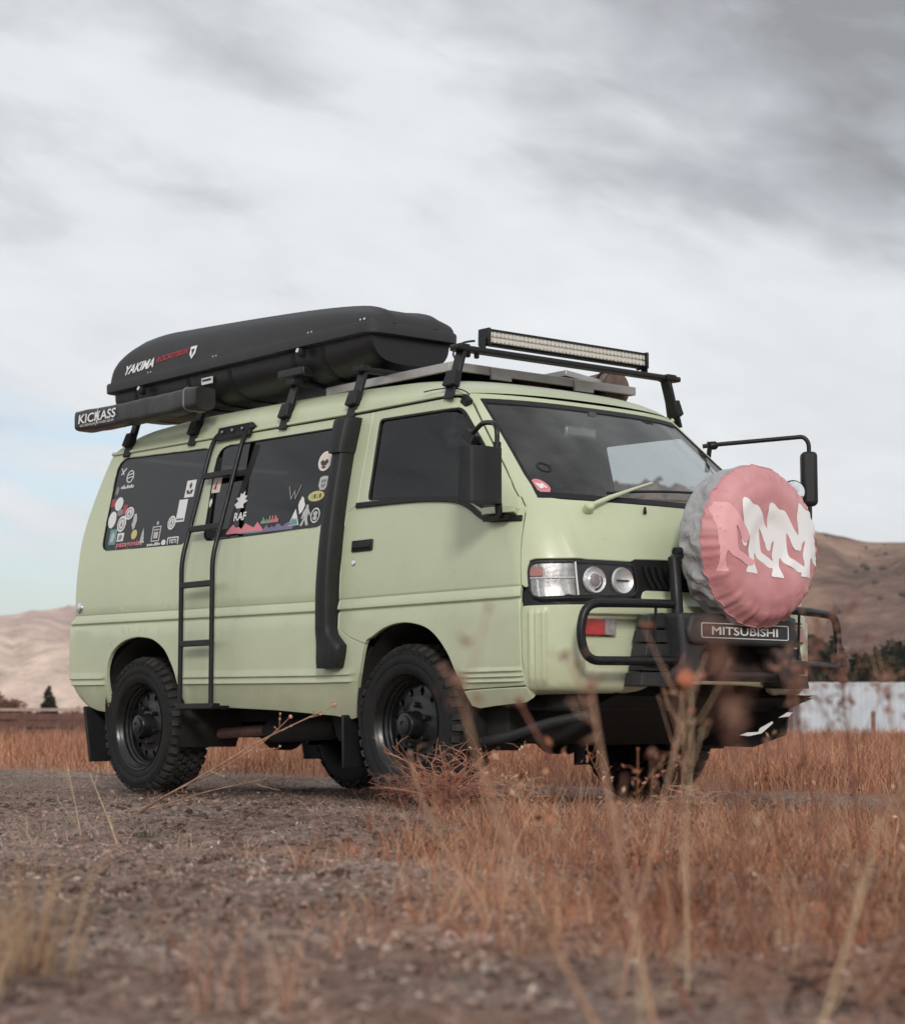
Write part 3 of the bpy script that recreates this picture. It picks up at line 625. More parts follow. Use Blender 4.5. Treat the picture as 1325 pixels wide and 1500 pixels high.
# ---- window stickers on the near side
def sticker(k,c,x,z,w,h):
    z-=rk(x); par=NW if x<-1.68 else SW; f=lambda u,v:(x+u*w/2,z+v*h/2)
    R=lambda P:[f(*p) for p in P]; D=lambda sx=1,sy=1,ox=0,oy=0,n=20:[f(ox+sx*math.cos(2*math.pi*i/n),oy+sy*math.sin(2*math.pi*i/n)) for i in range(n)]
    m=STK[c]; O=-.004; O2=-.0025
    def put(P,mm,o=O,nm='sticker'): return patch(nm,P,[],CN,mm,par,.5,.5,o,.001,.0002)
    def ring(P,q,mm,o=O): return patch('sticker',P,[q],CN,mm,par,.5,.5,o,.001,.0002)
    def txt(s,mm,sx=1.8,sy=1.,ox=0,oy=0,shear=0,bold=0.,o=O):
        b=MB(); text_on(b,s,lambda a,c_:CN(*f(ox+a,oy+c_),o+.0006)[0],sx,sy,shear,bold); b.build('sticker_print',mm,par)
    if k=='rect': put(R([(-1,-1),(1,-1),(1,1),(-1,1)]),m)
    elif k=='rectm': put(R([(-1,-1),(1,-1),(1,1),(-1,1)]),m); put(R([(-.6,-.6),(.2,-.7),(.6,.1),(.1,.7),(-.4,.3)]),STK['L' if c=='T' else 'G'],O2,'sticker_print')
    elif k=='rectl':
        put(R([(-1,-1),(1,-1),(1,1),(-1,1)]),m)
        for i in range(5): put(R([(-.8+.34*i,-.84),(-.58+.34*i,-.84),(-.58+.34*i,-.7),(-.8+.34*i,-.7)]),STK['K'],O2,'sticker_print')
    elif k=='rectr': put(R([(-1,-1),(1,-1),(1,1),(-1,1)]),m); put(R([(-.5,-.5),(.1,-.55),(.05,.65)]),STK['R'],O2,'sticker_print')
    elif k=='oval': put(D(),m)
    elif k=='ovalm': put(D(),m); ring(D(.72,.72),D(.60,.60),STK['G'],O2); put(R([(-.3,-.3),(.3,-.3),(.05,.42)]),STK['G'],O2,'sticker_print')
    elif k=='ovalp': put(D(),m); put(D(.8,.8),STK['C'],O2); put(R([(-.6,-.1),(-.3,.15),(0,-.05),(.3,.2),(.6,-.1),(.3,-.45),(-.3,-.45)]),STK['K'],-.001,'sticker_print'); put(D(.3,.12,0,-.62,10),STK['K'],-.001,'sticker_print')
    elif k=='ovald': put(D(),m); [put(R([(-.55+.33*i,-.4),(-.38+.33*i,-.4),(-.38+.33*i,.4),(-.55+.33*i,.4)]),STK['K' if i%2 else 'N'],O2,'sticker_print') for i in range(4)]
    elif k=='ringf': ring(D(),D(.84,.84),STK['W']); put(D(.5,.32,0,.25,12),STK['L'],O); put(D(.45,.3,0,-.35,12),STK['L'],O)
    elif k=='ringbar': ring(D(),D(.78,.84),m); [put(R([(-.8,-.32+.5*i),(.8,-.1+.5*i),(.8,.06+.5*i),(-.8,-.16+.5*i)]),m) for i in range(2)]
    elif k=='cross': put(R([(-.9,-.8),(-.6,-1),(.9,.8),(.6,1)]),m); put(R([(-1,.9),(-.75,1),(.4,-.9),(.15,-1)]),m,-.0032)
    elif k=='dashes':
        rr=random.Random(int(abs(x)*9000))
        for i in range(7):
            a=-1+i*.29; hh=rr.choice((.45,.7,1.)); put(R([(a,-.6),(a+.2,-.6),(a+.22,-.6+hh*1.4),(a+.04,-.6+hh*1.4)]),m)
    elif k=='blob':
        rr=random.Random(int(abs(x*z)*5000)); put([f(math.cos(2*math.pi*i/14)*rr.uniform(.5,1),math.sin(2*math.pi*i/14)*rr.uniform(.75,1)) for i in range(14)],m)
    elif k=='tree': put(R([(-1,-.8),(-.15,-.75),(-.15,-1),(.15,-1),(.15,-.75),(1,-.8),(.45,-.3),(.7,-.3),(.3,.15),(.5,.15),(0,1),(-.5,.15),(-.3,.15),(-.7,-.3),(-.45,-.3)]),m)
    elif k=='tree2': put(R([(-.6,-1),(.5,-1),(.35,-.55),(1,-.2),(.5,0),(.8,.4),(.35,.45),(.3,1),(0,.6),(-.3,.8),(-.35,.3),(-.9,.25),(-.5,-.15),(-1,-.5)]),m)
    elif k=='walker': put(R([(-.9,-1),(-.4,-1),(-.05,-.4),(.3,-1),(.8,-1),(.45,-.3),(.5,.2),(.9,-.1),(1,.05),(.45,.6),(.3,1),(-.1,1),(-.15,.7),(-.6,.3),(-.8,-.3),(-.55,-.3),(-.35,.1),(-.4,-.4)]),m)
    elif k=='tag': ring(R([(-1,-1),(1,-1),(1,1),(-1,1)]),R([(-.78,-.85),(.78,-.85),(.78,.85),(-.78,.85)]),m); put(R([(-.5,-.6),(.5,-.6),(.5,.25),(-.5,.25)]),m); put(R([(-.6,.45),(.6,.45),(.6,.62),(-.6,.62)]),m)
    elif k=='shield': put(R([(-.9,.8),(-.3,1),(.3,.95),(.95,.85),(1,-.2),(.4,-1),(-.5,-1),(-1,-.3)]),m); put(R([(-.5,.45),(.5,.5),(.5,.1),(-.5,.05)]),STK['G'],O2,'sticker_print'); put(R([(-.5,-.2),(.5,-.15),(.2,-.65),(-.3,-.65)]),STK['G'],O2,'sticker_print')
    elif k=='tri': put(R([(-1,-1),(1,-1),(0,1)]),STK['W']); put(R([(-.8,-.9),(.8,-.9),(.45,-.15),(.1,-.35),(-.2,-.1),(-.45,-.3)]),m,O2,'sticker_print')
    elif k=='wv':
        for q in([(-.9,1),(-.3,-.9)],[(-.3,-.9),(.1,.3)],[(.1,.3),(.35,-.9)],[(.35,-.9),(1,1)]):
            b=MB(); ribbon([f(*p) for p in q],CN,.008,.0008,b,off=-.004); b.build('sticker',m,par)
    elif k=='mtn':
        P=[(-1,-1),(1,-1)]; rr=random.Random(int(abs(x)*700)); tops=[]
        for i in range(13): tops.append((1-i*2/12,(-.6 if i in(0,12) else (.95 if i%4==2 else rr.uniform(-.3,.6)))))
        put(R(P+tops),m)
    elif k=='wave': put(R([(-1,.2),(-.8,-.6),(-.3,-1),(.4,-.6),(1,.4),(.6,.9),(.1,.3),(-.4,.9)]),m,-.0048)
    elif k=='diamonds':
        put(R([(-1,-1),(1,-1),(1,1),(-1,1)]),m)
        for ox,oy in((0,.36),(-.36,-.36),(.36,-.36)):
            sk=-.0 ; put(R([(ox,oy+.4),(ox-.3,oy),(ox,oy-.4),(ox+.3,oy)]) if oy>0 else (R([(ox-.42*(1),oy-.25),(ox+.12,oy-.25),(ox+.38,oy+.2),(ox-.12,oy+.2)]) if ox>0 else R([(ox-.12,oy-.25),(ox+.42,oy-.25),(ox+.12,oy+.2),(ox-.38,oy+.2)])),STK['K'],O2,'sticker_print')
    elif k=='yeti': ring(roundpoly(R([(-1,-1),(1,-1),(1,1),(-1,1)]),.008,3),roundpoly(R([(-.86,-.74),(.86,-.74),(.86,.74),(-.86,.74)]),.006,3),m); txt('YETI',m,1.4,.95,bold=.03)
    elif k=='pata': txt('patagonia',m,2.,1.7,bold=.02)
    elif k=='raf': txt('RAF',m,1.9,1.8,bold=.03)
for a in [('cross','W',-2.553,1.706,.059,.039),('ringbar','W',-2.475,1.672,.073,.07),('dashes','W',-2.481,1.616,.132,.027),('blob','G',-2.578,1.602,.045,.055),('rect','R',-2.594,1.536,.045,.043),('oval','W',-2.531,1.526,.081,.074),('rect','R',-2.453,1.489,.044,.054),('ovalm','W',-2.4,1.465,.087,.069),('oval','G',-2.501,1.477,.059,.038),('oval','W',-2.569,1.442,.08,.092),('ovalm','W',-2.461,1.412,.087,.088),('blob','L',-2.331,1.419,.064,.102),('oval','Y',-2.31,1.344,.057,.052),('rectm','T',-2.528,1.345,.073,.084),('rectm','W',-2.448,1.339,.065,.045),('pata','P',-2.356,1.294,.242,.041),('tree','L',-2.222,1.327,.056,.089),('tag','L',-2.088,1.332,.083,.081),('blob','L',-2.088,1.389,.028,.022),('dashes','W',-2.097,1.277,.13,.022),('oval','W',-2.001,1.279,.041,.033),('yeti','W',-1.912,1.281,.107,.045),('ovalm','W',-1.952,1.38,.074,.073),('rectl','W',-1.876,1.437,.08,.117),('diamonds','W',-1.834,1.548,.087,.089),('rectr','C',-1.589,1.543,.077,.076),('blob','W',-1.612,1.455,.032,.05),('tree2','W',-1.331,1.448,.111,.085),('raf','W',-1.318,1.363,.111,.045),('dashes','N',-1.088,1.324,.077,.044),('dashes','P',-1.019,1.325,.082,.048),('mtn','P',-1.262,1.302,.316,.048),('mtn','V',-.983,1.286,.267,.037),('wave','T',-1.087,1.277,.53,.016),('wv','G',-.885,1.443,.104,.068),('blob','W',-.806,1.377,.063,.091),('tri','T',-.848,1.323,.086,.08),('walker','L',-.76,1.325,.079,.1),('ringf','W',-.68,1.318,.072,.072),('ovald','Y',-.698,1.411,.129,.05),('shield','L',-.656,1.471,.078,.067),('ovalp','W',-.678,1.577,.107,.095)]: sticker(*a)

# ---- wheels
def make_wheel():
    w=empty('wheel',(0,0,0))
    b=MB(); prof=[(.196,.030),(.206,.018),(.216,.011),(.232,.006),(.250,.0015),(.254,.0035),(.258,.0005),(.275,-.001),(.290,.002),(.293,.0045),(.296,.003),(.308,.010),(.319,.024),(.3255,.040),(.327,.06),(.327,.15),(.3255,.17),(.319,.186),(.308,.2),(.29,.208),(.26,.21),(.22,.2),(.196,.18)]
    b.lathe(prof,(0,0,0),(0,1,0),72,caps=False); b.build('tyre',M['rubber'],w,angle=50)
    b=MB(); rr=random.Random(4); n=44
    for row,(h,bw,bl,ph,tw) in enumerate(((.020,.042,.030,0,0),(.062,.030,.034,.5,14),(.093,.024,.032,.1,-20),(.119,.024,.032,.6,20),(.150,.030,.034,.2,-14),(.190,.042,.030,.7,0))):
        for i in range(n):
            a=2*math.pi*(i+ph+rr.uniform(-.06,.06))/n; d=Vector((math.cos(a),0,math.sin(a))); t=Vector((-math.sin(a),0,math.cos(a))); y=Vector((0,1,0))
            q=Matrix.Rotation(rad(tw+rr.uniform(-6,6)),3,d); y2=q@y; t2=q@t
            if row in(0,5):
                s=-1 if row==0 else 1; ln=.038 if i%2 else .028   # shoulder lug: over the tread edge and down the sidewall
                k=rad(38)*s; y2=(y*math.cos(k)-d*math.sin(k)*s*s).normalized(); d2=(d*math.cos(k)+y*math.sin(k)).normalized()
                R_=Matrix((t,y2,d2)).transposed(); b.box(d*(.3195)+y*(h+(.003 if i%2 else .0)),(bl,ln+.008,.016),R_,taper=.86)
                R_=Matrix((t,y,d)).transposed(); b.box(d*.329+y*(h+.022*-s),(bl,.026,.013),R_,taper=.88)
            else:
                R_=Matrix((t2,y2,d)).transposed(); b.box(d*.3295+y*h,(bl*rr.uniform(.9,1.05),bw,.014),R_,taper=.88)
    o=b.build('tread_blocks',M['tread'],w,smooth=False); o['kind']='stuff'
    # sidewall relief
    b=MB()
    for i in range(44):
        a=2*math.pi*i/44; d=Vector((math.cos(a),0,math.sin(a))); t=Vector((-math.sin(a),0,math.cos(a))); R_=Matrix((t,d,Vector((0,-1,0)))).transposed()
        b.box(d*.2985+Vector((0,.0045,0)),(.019 if i%2 else .012,.012,.006),R_,taper=.8)
    o=b.build('sidewall_lugs',M['rubber'],w,smooth=False); o['kind']='stuff'
    b=MB(); b.lathe([(.204,.020),(.2115,.008),(.2155,.006),(.2155,.011),(.207,.016),(.2,.024),(.196,.030),(.192,.034),(.190,.045),(.182,.052),(.180,.062),(.176,.066),(.174,.085),(.174,.16),(.2,.185)],(0,0,0),(0,1,0),64,caps=False); r_=b.build('rim',M['rim'],w,angle=30)
    circ=[(.178*math.cos(2*math.pi*i/48),.178*math.sin(2*math.pi*i/48)) for i in range(48)]
    holes=[]
    for i in range(12):
        a=2*math.pi*i/12; holes.append([(.142*math.cos(a)+(.019*math.cos(p)*math.cos(a)-.0145*math.sin(p)*math.sin(a)),.142*math.sin(a)+(.019*math.cos(p)*math.sin(a)+.0145*math.sin(p)*math.cos(a))) for p in [2*math.pi*j/10 for j in range(10)]])
    def dch(u,v,off=0.):
        r=math.hypot(u,v); y=.074-.014*ss(r,.115,.075)+.006*ss(r,.16,.178); return Vector((u,y-off,v)),Vector((0,-1,0))
    patch('wheel_disc',circ,holes,dch,M['rim'],w,.04,.04,0,.008,.002)
    b=MB(); b.lathe([(.175,.10),(.0,.10)],(0,0,0),(0,1,0),24); b.build('brake_drum',M['dark'],w)
    b=MB(); b.lathe([(.062,.062),(.058,.05),(.055,.012),(.050,.004),(.040,.003),(.038,-.004),(.018,-.006),(.016,-.002),(0,-.002)],(0,0,0),(0,1,0),28); b.build('hub',M['rim'],w)
    for i in range(6):
        a=2*math.pi*(i+.5)/6; b=MB(); c=Vector((.084*math.cos(a),0,.084*math.sin(a))); b.lathe([(.0125,.066),(.0125,.048),(.009,.040),(0,.038)],c,(0,1,0),6); b.build('lug_nut',M['rim'],w)
    return w
def copy_tree(o,parent):
    c=o.copy(); COL.objects.link(c); c.parent=parent
    for ch in list(o.children): copy_tree(ch,c)
    return c
wh=make_wheel(); wh.parent=van
for i,(x,y,rz,ry) in enumerate(((0,-.80,0,10),(-2.235,-.80,0,47),(0,.80,180,23),(-2.235,.80,180,5))):
    o=wh if i==0 else copy_tree(wh,van)
    o.location=(x,y,.344); o.scale=(1.055,1.13,1.055); o.rotation_euler=(0,rad(ry),rad(rz))

# ---- underbody
b=MB()
for y in(-.42,.42): b.box((-1.05,y,.43),(3.6,.09,.13))
for x in(-2.7,-1.6,-.8,.7): b.box((x,0,.43),(.09,.84,.09))
b.build('chassis_frame',M['dark'],van,.01)
b=MB(); b.box((-1.1,0,.50),(1.45,1.5,.05)); b.build('floor_pan',M['dark'],van,.01)
b=MB(); b.box((.66,0,.50),(.36,1.3,.05)); b.build('front_floor',M['dark'],van,.01)
b=MB(); b.box((-2.72,0,.50),(.35,1.35,.05)); b.build('boot_floor',M['dark'],van,.01)
for x in(0,-2.235):
    b=MB(); b.tube([(x,-.66,.326),(x,-.2,.33),(x,.2,.33),(x,.66,.326)],[.042,.05,.05,.042],14); b.lathe([(0,-.14),(.09,-.12),(.125,-.05),(.125,.05),(.09,.12),(0,.14)],(x,.12,.335),(1,0,0),20); b.build('axle',M['dark'],van)
b=MB(); b.box((-1.05,.30,.36),(.85,.42,.20)); b.build('fuel_tank',M['dark'],van,.03)
b=MB(); b.box((-.62,-.28,.34),(.5,.5,.16),taper=1.1); b.build('transfer_case',M['dark'],van,.03)
b=MB(); b.tube(smooth_path([(-1.2,-.52,.33),(-1.55,-.55,.315),(-1.9,-.56,.31),(-2.0,-.5,.40),(-2.3,-.45,.46)],5),.028,12); b.build('exhaust_pipe',mat('rusty_exhaust',(.26,.15,.125),.6,.4,var=.3,vs=12),van)
b=MB(); b.tube(smooth_path([(.42,-.70,.275),(.62,-.71,.30),(.82,-.69,.35),(.97,-.60,.385)],5),.022,10); b.build('side_tube',M['guard'],van)
b=MB(); b.box((.50,-.64,.36),(.14,.10,.13)); b.box((.52,-.60,.43),(.5,.10,.05)); b.build('step_bracket',M['dark'],van,.008)
b=MB(); b.tube([(-1.42,-.55,.318),(-1.36,-.545,.32),(-.95,-.5,.335),(-.90,-.5,.335)],[.03,.06,.06,.03],14); b.build('muffler',M['dark'],van)
# skid plate under the nose: slopes down and back
b=MB(); b.grid(lambda u,v:Vector((1.02-.62*u, -.50+1.22*v, .455-.20*u+.02*abs(v-.5)+(.0 if u>.02 else 0))),8,14); b.grid(lambda u,v:Vector((1.02-.62*u, -.50+1.22*v, .475-.18*u)),8,14)
sk=b.build('skid_plate',M['dark'],van)
b=MB(); b.prism([(.0,.0),(.05,.012),(.12,.014),(.13,.03),(.21,.06),(.215,.052),(.14,.008),(.06,-.004)],(1.01,.24,.30),(0,1,0),(0,0,1),(1,0,0),.003); b.prism([(.25,.075),(.31,.1),(.345,.1),(.32,.082)],(1.01,.24,.30),(0,1,0),(0,0,1),(1,0,0),.003); b.build('torn_foil',M['white'],sk,smooth=False)
b=MB(); b.prism([(.97,.42),(.95,.30),(.75,.245),(.45,.25),(.40,.42)],(0,.60,0),(1,0,0),(0,0,1),(0,1,0),.012); b.build('skid_cheek',M['dark'],van)
b=MB(); b.prism([(.90,.42),(.86,.34),(.72,.28),(.45,.27),(.40,.42)],(0,-.52,0),(1,0,0),(0,0,1),(0,1,0),.012); b.build('skid_cheek',M['dark'],van)
b=MB(); b.box((.80,.0,.48),(.16,1.3,.16)); b.build('front_cross_member',M['dark'],van,.02)

# ---- ladder
ld=VB('ladder')
LY=lambda z: -.898 if z<1.16 else (-.898+(z-1.16)/(1.74-1.16)*.165)
for x in(-1.668,-1.388):
    b=MB(); b.tube(arcpath([(x,-.898,.437),(x,-.898,1.16),(x,-.735,1.735),(x+.02,-.715,1.80),(x+.07,-.70,1.815)],.06,5),.0125,12); b.build('rail',M['tube'],ld)
for z in(.745,1.035,1.318,1.590):
    b=MB(); b.box((-1.528,LY(z),z),(.285,.024,.030)); b.build('rung',M['tube'],ld,.004)
b=MB(); b.box((-1.528,-.885,.437),(.33,.05,.028)); b.build('foot_bar',M['tube'],ld,.004)
for x in(-1.668,-1.388):
    b=MB(); b.box((x,-.845,.43),(.03,.09,.02)); b.build('foot_stay',M['tube'],ld,.003)
b=MB(); b.box((-1.49,-.708,1.806),(.30,.020,.070),Matrix.Rotation(rad(-18),3,'X')); br=b.build('bracket',M['tube'],ld,.004)
for dx in(-.09,0,.09):
    b=MB(); b.lathe([(.009,0),(.009,.006),(.005,.009),(0,.009)],(-1.49+dx,-.722,1.812),(0,-1,.2),10); b.build('bolt',M['steel'],br)

# ---- snorkel up the door pillar
sn=VB('snorkel')
def sn_sec(zs):
    # (z, x rear, x front, depth)
    a=pchip([(z,r) for z,r,_,_ in zs]); f=pchip([(z,r) for z,_,r,_ in zs]); d=pchip([(z,r) for z,_,_,r in zs])
    def fn(u,v):
        z=zs[0][0]+(zs[-1][0]-zs[0][0])*u; xr,xf,dp=a(z),f(z),d(z)
        # outline in plan: skin-rear, out, outer face, rounded front edge, back to the skin
        pts=[(0,0),(.0,.55),(.02,.82),(.10,.96),(.30,1.0),(.52,1.0),(.60,.985),(.66,.96),(.76,.97),(.88,.90),(.96,.74),(1.0,.5),(1.0,0)]
        q=v*(len(pts)-1); i=min(int(q),len(pts)-2); t=q-i; px=pts[i][0]*(1-t)+pts[i+1][0]*t; py=pts[i][1]*(1-t)+pts[i+1][1]*t
        x=xr+(xf-xr)*px; return Vector((x,-half(x,z)+.012-(dp+.012)*py,z+rk(x)))
    return fn
b=MB(); b.grid(sn_sec([(.600,-.538,-.395,.065),(.64,-.538,-.380,.07),(.70,-.536,-.368,.07),(.735,-.534,-.408,.07),(.77,-.530,-.438,.075),(.90,-.526,-.436,.078),(1.17,-.516,-.430,.08),(1.45,-.520,-.440,.08),(1.60,-.525,-.448,.08)]),40,25)
b.grid(lambda u,v:(lambda P:Vector((-.47+(P.x+.47)*u, P.y*u+(1-u)*-.80, .600)))(sn_sec([(.600,-.538,-.395,.065),(.61,-.538,-.395,.065)])(0,v)),2,25)
b.build('snorkel_body',M['trim'],sn,angle=45)
b=MB(); b.grid(sn_sec([(1.590,-.538,-.442,.095),(1.62,-.540,-.440,.098),(1.74,-.540,-.436,.098),(1.757,-.536,-.440,.09)]),12,25)
b.grid(lambda u,v:(lambda P:Vector((-.49+(P.x+.49)*u, P.y*u+(1-u)*-.74, P.z)))(sn_sec([(1.75,-.536,-.440,.09),(1.757,-.536,-.440,.09)])(1,v)),2,25)
b.build('snorkel_head',M['trim'],sn,angle=45)

# ---- mirrors
mr=VB('door_mirror')
b=MB(); b.prism(roundpoly([(-1.075,.0),(-1.045,.055),(-.985,.075),(-.885,.062),(-.868,.0)],.012,3),(.70,0,1.245),(0,1,0),(1,0,0),(0,0,1),.232); b.build('mirror_housing',M['trim'],mr,.012,3)
b=MB(); b.box((.699,-.972,1.361),(.004,.185,.205)); b.build('mirror_glass',M['mirror'],mr)
b=MB(); b.tube(arcpath([(.425,-.775,1.575),(.50,-.80,1.595),(.60,-.85,1.605),(.725,-.882,1.585),(.725,-.882,1.47)],.05,5),.011,10); b.box((.430,-.772,1.568),(.07,.04,.045),Matrix.Rotation(rad(35),3,'Y')); b.lathe([(.017,0),(.017,.03)],(.725,-.882,1.475),(0,0,1),14); b.build('mirror_arm',M['tube'],mr)
b=MB(); b.tube([(.735,-.885,1.25),(.735,-.882,1.215),(.70,-.85,1.20)],[.016,.015,.014],10); b.box((.67,-.83,1.196),(.14,.05,.02)); b.build('mirror_foot',M['black'],mr)
mr=VB('outrigger_mirror')
b=MB(); b.tube(arcpath([(.395,.68,1.655),(.44,.72,1.662),(.755,.985,1.690),(.772,1.0,1.66),(.772,1.0,1.30),(.77,.98,1.27),(.77,.93,1.33)],.03,5),.0105,10); b.lathe([(.02,0),(.02,.04),(.012,.05)],(.41,.695,1.657),(.74,.67,.05),12); b.build('mirror_arm',M['tube'],mr)
b=MB(); b.box((.42,.693,1.60),(.012,.02,.14),Matrix.Rotation(rad(10),3,'Y')); b.build('arm_stay',M['tube'],mr)
b=MB(); b.box((.765,1.005,1.490),(.075,.080,.255),Matrix.Rotation(rad(50),3,'Z')); b.build('mirror_housing',M['trim'],mr,.02,3)
b=MB(); b.lathe([(.0,.014),(.036,.013),(.050,.008),(.058,-.004),(.056,-.02),(.04,-.04),(0,-.048)],(.775,.885,1.42),(.80,-.55,.12),28); b.build('wide_angle_mirror',M['black'],mr)
b=MB(); b.lathe([(.049,.011),(.036,.0165),(.018,.0195),(0,.0205)],(.775,.885,1.42),(.80,-.55,.12),28); b.build('mirror_glass',M['mirror'],mr)
b=MB(); b.box((.272,-.668,1.752),(.05,.03,.045),Matrix.Rotation(rad(40),3,'Y')); b.build('pillar_clip',M['black'],van,.006)

# ---- roof rack: five cross bars with clamped feet
for x in(-2.54,-1.89,-1.07,-.52,.20):
    rz=rk(x)*.9; cb=MB(); hw=.70 if x>0 else .66
    cb.box((x,0.015,2.0+rz),(.055,2*hw,.026)); rb=cb.build('roof_rack_bar',M['tube'],van,.008,3)
    for sg in(-1,1):
        b=MB(); A=Vector((x,sg*.690,1.815+rz)); B=Vector((x+.0,sg*.635,1.99+rz)); b.tube([A,B],[.001,.001],4); b=MB()
        d=(B-A).normalized(); R_=Matrix((Vector((1,0,0)),d.cross(Vector((1,0,0))).normalized(),d)).transposed()
        b.box((A+B)/2,(.058,.022,(B-A).length+.01),R_); b.build('rack_leg',M['tube'],rb,.005)
        b=MB(); b.box(A+d*.045+Vector((0,sg*.012,0)),(.078,.045,.075),R_,taper=.85); b.box(A+d*.02+Vector((.0,sg*.022,0)),(.05,.03,.03),R_); b.build('rack_clamp',M['black'],rb,.006)
        b=MB(); b.box(A+Vector((0,sg*.014,-.022)),(.060,.012,.055),R_); b.build('rack_foot',M['trim'],rb,.003)
        b=MB(); b.box(B+Vector((0,sg*.01,.012)),(.075,.06,.03)); b.build('bar_end',M['black'],rb,.006)

# ---- bull bar
bb=VB('bull_bar')
for sg in(-1,1):
    b=MB(); b.tube(arcpath([(1.20,sg*.325,.835),(1.185,sg*.50,.833),(1.12,sg*.755,.828),(1.11,sg*.785,.71),(1.12,sg*.755,.598),(1.185,sg*.50,.600),(1.20,sg*.40,.603),(1.20,sg*.30,.605)],.075,6),.0185,14); b.build('side_hoop',M['tube'],bb)
    b=MB(); b.tube([(1.205,sg*.325,.74),(1.20,sg*.325,.85),(1.185,sg*.325,1.02),(1.18,sg*.25,1.06)],.025,14); b.build('upright',M['tube'],bb)
    b=MB(); b.tube([(1.18,sg*.435,.60),(1.19,sg*.435,.83)],.006,8); b.build('hoop_rod',M['tube'],bb)
    # moulded guard leg: stepped blocks
    lg=[(.795,.735,-.565,-.20),(.7315,.678,-.455,-.235),(.6745,.620,-.463,-.262),(.6165,.562,-.475,-.28),(.5585,.500,-.498,-.30)]
    for i,(z1,z0,ya,yb) in enumerate(lg):
        yb=yb if i else -.2; b=MB(); P=[(ya,z1-.004),(ya-.012,z0+.004),(ya-.012,z0),(yb-.02,z0),(yb,z1)] if i else [(-.445,.785),(-.45,.735),(-.21,.735),(-.21,.795),(-.36,.80),(-.40,.795)]
        P=[(sg*-1*q[0],q[1]) for q in P]
        b.prism(P,(1.085-.002*i,0,0),(0,1,0),(0,0,1),(1,0,0),.075+.006*i); b.build('guard_block',M['guard'],bb,.010,3)
    b=MB(); P=[(-.36,.80),(-.22,.80),(-.18,.66),(-.225,.64),(-.25,.55),(-.28,.512),(-.37,.505),(-.335,.60),(-.345,.70)]; b.prism([(sg*-1*q[0],q[1]) for q in P],(1.135,0,0),(0,1,0),(0,0,1),(1,0,0),.115); b.build('guard_leg',M['guard'],bb,.02,3)
b=MB(); b.prism(roundpoly([(-.31,.672),(.31,.672),(.335,.72),(.31,.79),(.20,.80),(-.20,.80),(-.31,.79),(-.335,.72)],.02,3),(1.19,0,0),(0,1,0),(0,0,1),(1,0,0),.085); cg=b.build('guard_crossbeam',M['guard'],bb,.015,3)
b=MB(); b.tube(roundpoly([Vector((1.279,-.250,.700)),Vector((1.279,.250,.700)),Vector((1.279,.250,.757)),Vector((1.279,-.250,.757))],.0) if False else [Vector((1.278,y,z)) for y,z in roundpoly([(-.262,.699),(.262,.699),(.262,.758),(-.262,.758)],.01,4)],.0022,6,closed=True); b.build('plate_frame',M['white'],cg)
b=MB(); text_on(b,'MITSUBISHI',lambda u,v:Vector((1.2765,u,.7285+v)),.40,.034,bold=.02); b.build('plate_lettering',M['white'],cg)
b=MB(); b.box((1.10,0,.62),(.02,.62,.15)); b.build('dark_intake',M['dark'],bb)
b=MB(); b.tube([(1.20,-.33,.548),(1.21,0,.548),(1.20,.33,.548)],.025,14); b.build('lower_tube',M['tube'],bb)
b=MB(); b.tube([(1.19,-.32,1.05),(1.175,0,1.08),(1.19,.32,1.05)],.02,12); b.build('wheel_carrier',M['tube'],bb)
b=MB(); b.box((1.10,0,.70),(.12,.30,.08)); b.box((1.15,0,1.085),(.03,.16,.24)); b.build('carrier_plate',M['tube'],bb,.01)

# ------------------------------------------------------------------ spare wheel in its cover
SPC=Vector((0,0,1.085))
sp=tag(empty('spare_wheel',(1.175,.04,1.085)),'covered spare wheel with white walking figures printed on faded red, on the van nose','spare wheel')
def face_x(r): return .222-.016*ss(r,.15,.08)+.006*math.exp(-((r-.225)/.035)**2)-.012*ss(r,.22,.29)-.075*ss(r,.275,.345)**1.6
nzr=random.Random(3); ph=[nzr.uniform(0,6.28) for _ in range(12)]
def wr(a,w=1.):
    lo=ss(math.sin(a-rad(190)-0),-.3,.9)   # the lower side is the slack one
    return sum(math.sin(a*k+ph[i])*am for i,(k,am) in enumerate(((23,.35),(37,.4),(53,.3),(71,.25))))*w
def gather(a): return sum(abs(math.sin(a*k/2+ph[i+4]))*am for i,(k,am) in enumerate(((31,.5),(47,.4),(19,.5))))
def cover_pt(r,a):
    x=face_x(r); q=ss(r,.25,.335)
    x+=-.020*q*(gather(a)-.7); rr=r*(1+.020*q*(wr(a)*.6)+.010*q)
    return Vector((x,rr*math.cos(a),rr*math.sin(a)))
rs=[0,.04,.08,.12,.16,.19,.215,.24,.255,.27,.283,.295,.305,.314,.322,.329,.335]
b=MB(); b.grid(lambda u,v:cover_pt(rs[round(u*(len(rs)-1))],2*math.pi*v),len(rs),220,cv=True); cv=b.build('cover_face',M['coverred'],sp,angle=80)
def band_pt(u,a):
    e=cover_pt(.335,a); r0=math.hypot(e.y,e.z); sl=max(0,math.sin(a-rad(135)-.0)) if False else 0
    d=math.cos(a-rad(215)); slack=.55+.9*max(0,d)
    fold=math.sin(a*9+ph[1]+3.2*math.sin(u*3))*.5+math.sin(a*16+ph[2]-u*5)*.35+math.sin(a*27+u*7+ph[3])*.2
    r=(r0*(1-u)**2+(1-(1-u)**2)*.333)+slack*.017*fold*math.sin(math.pi*min(1,u*1.1))-.05*ss(u,.86,1.)
    x=e.x*(1-u)+(.0-.01)*u+.006*slack*math.sin(a*21+ph[5])*math.sin(math.pi*u)
    return Vector((x,r*math.cos(a),r*math.sin(a)))
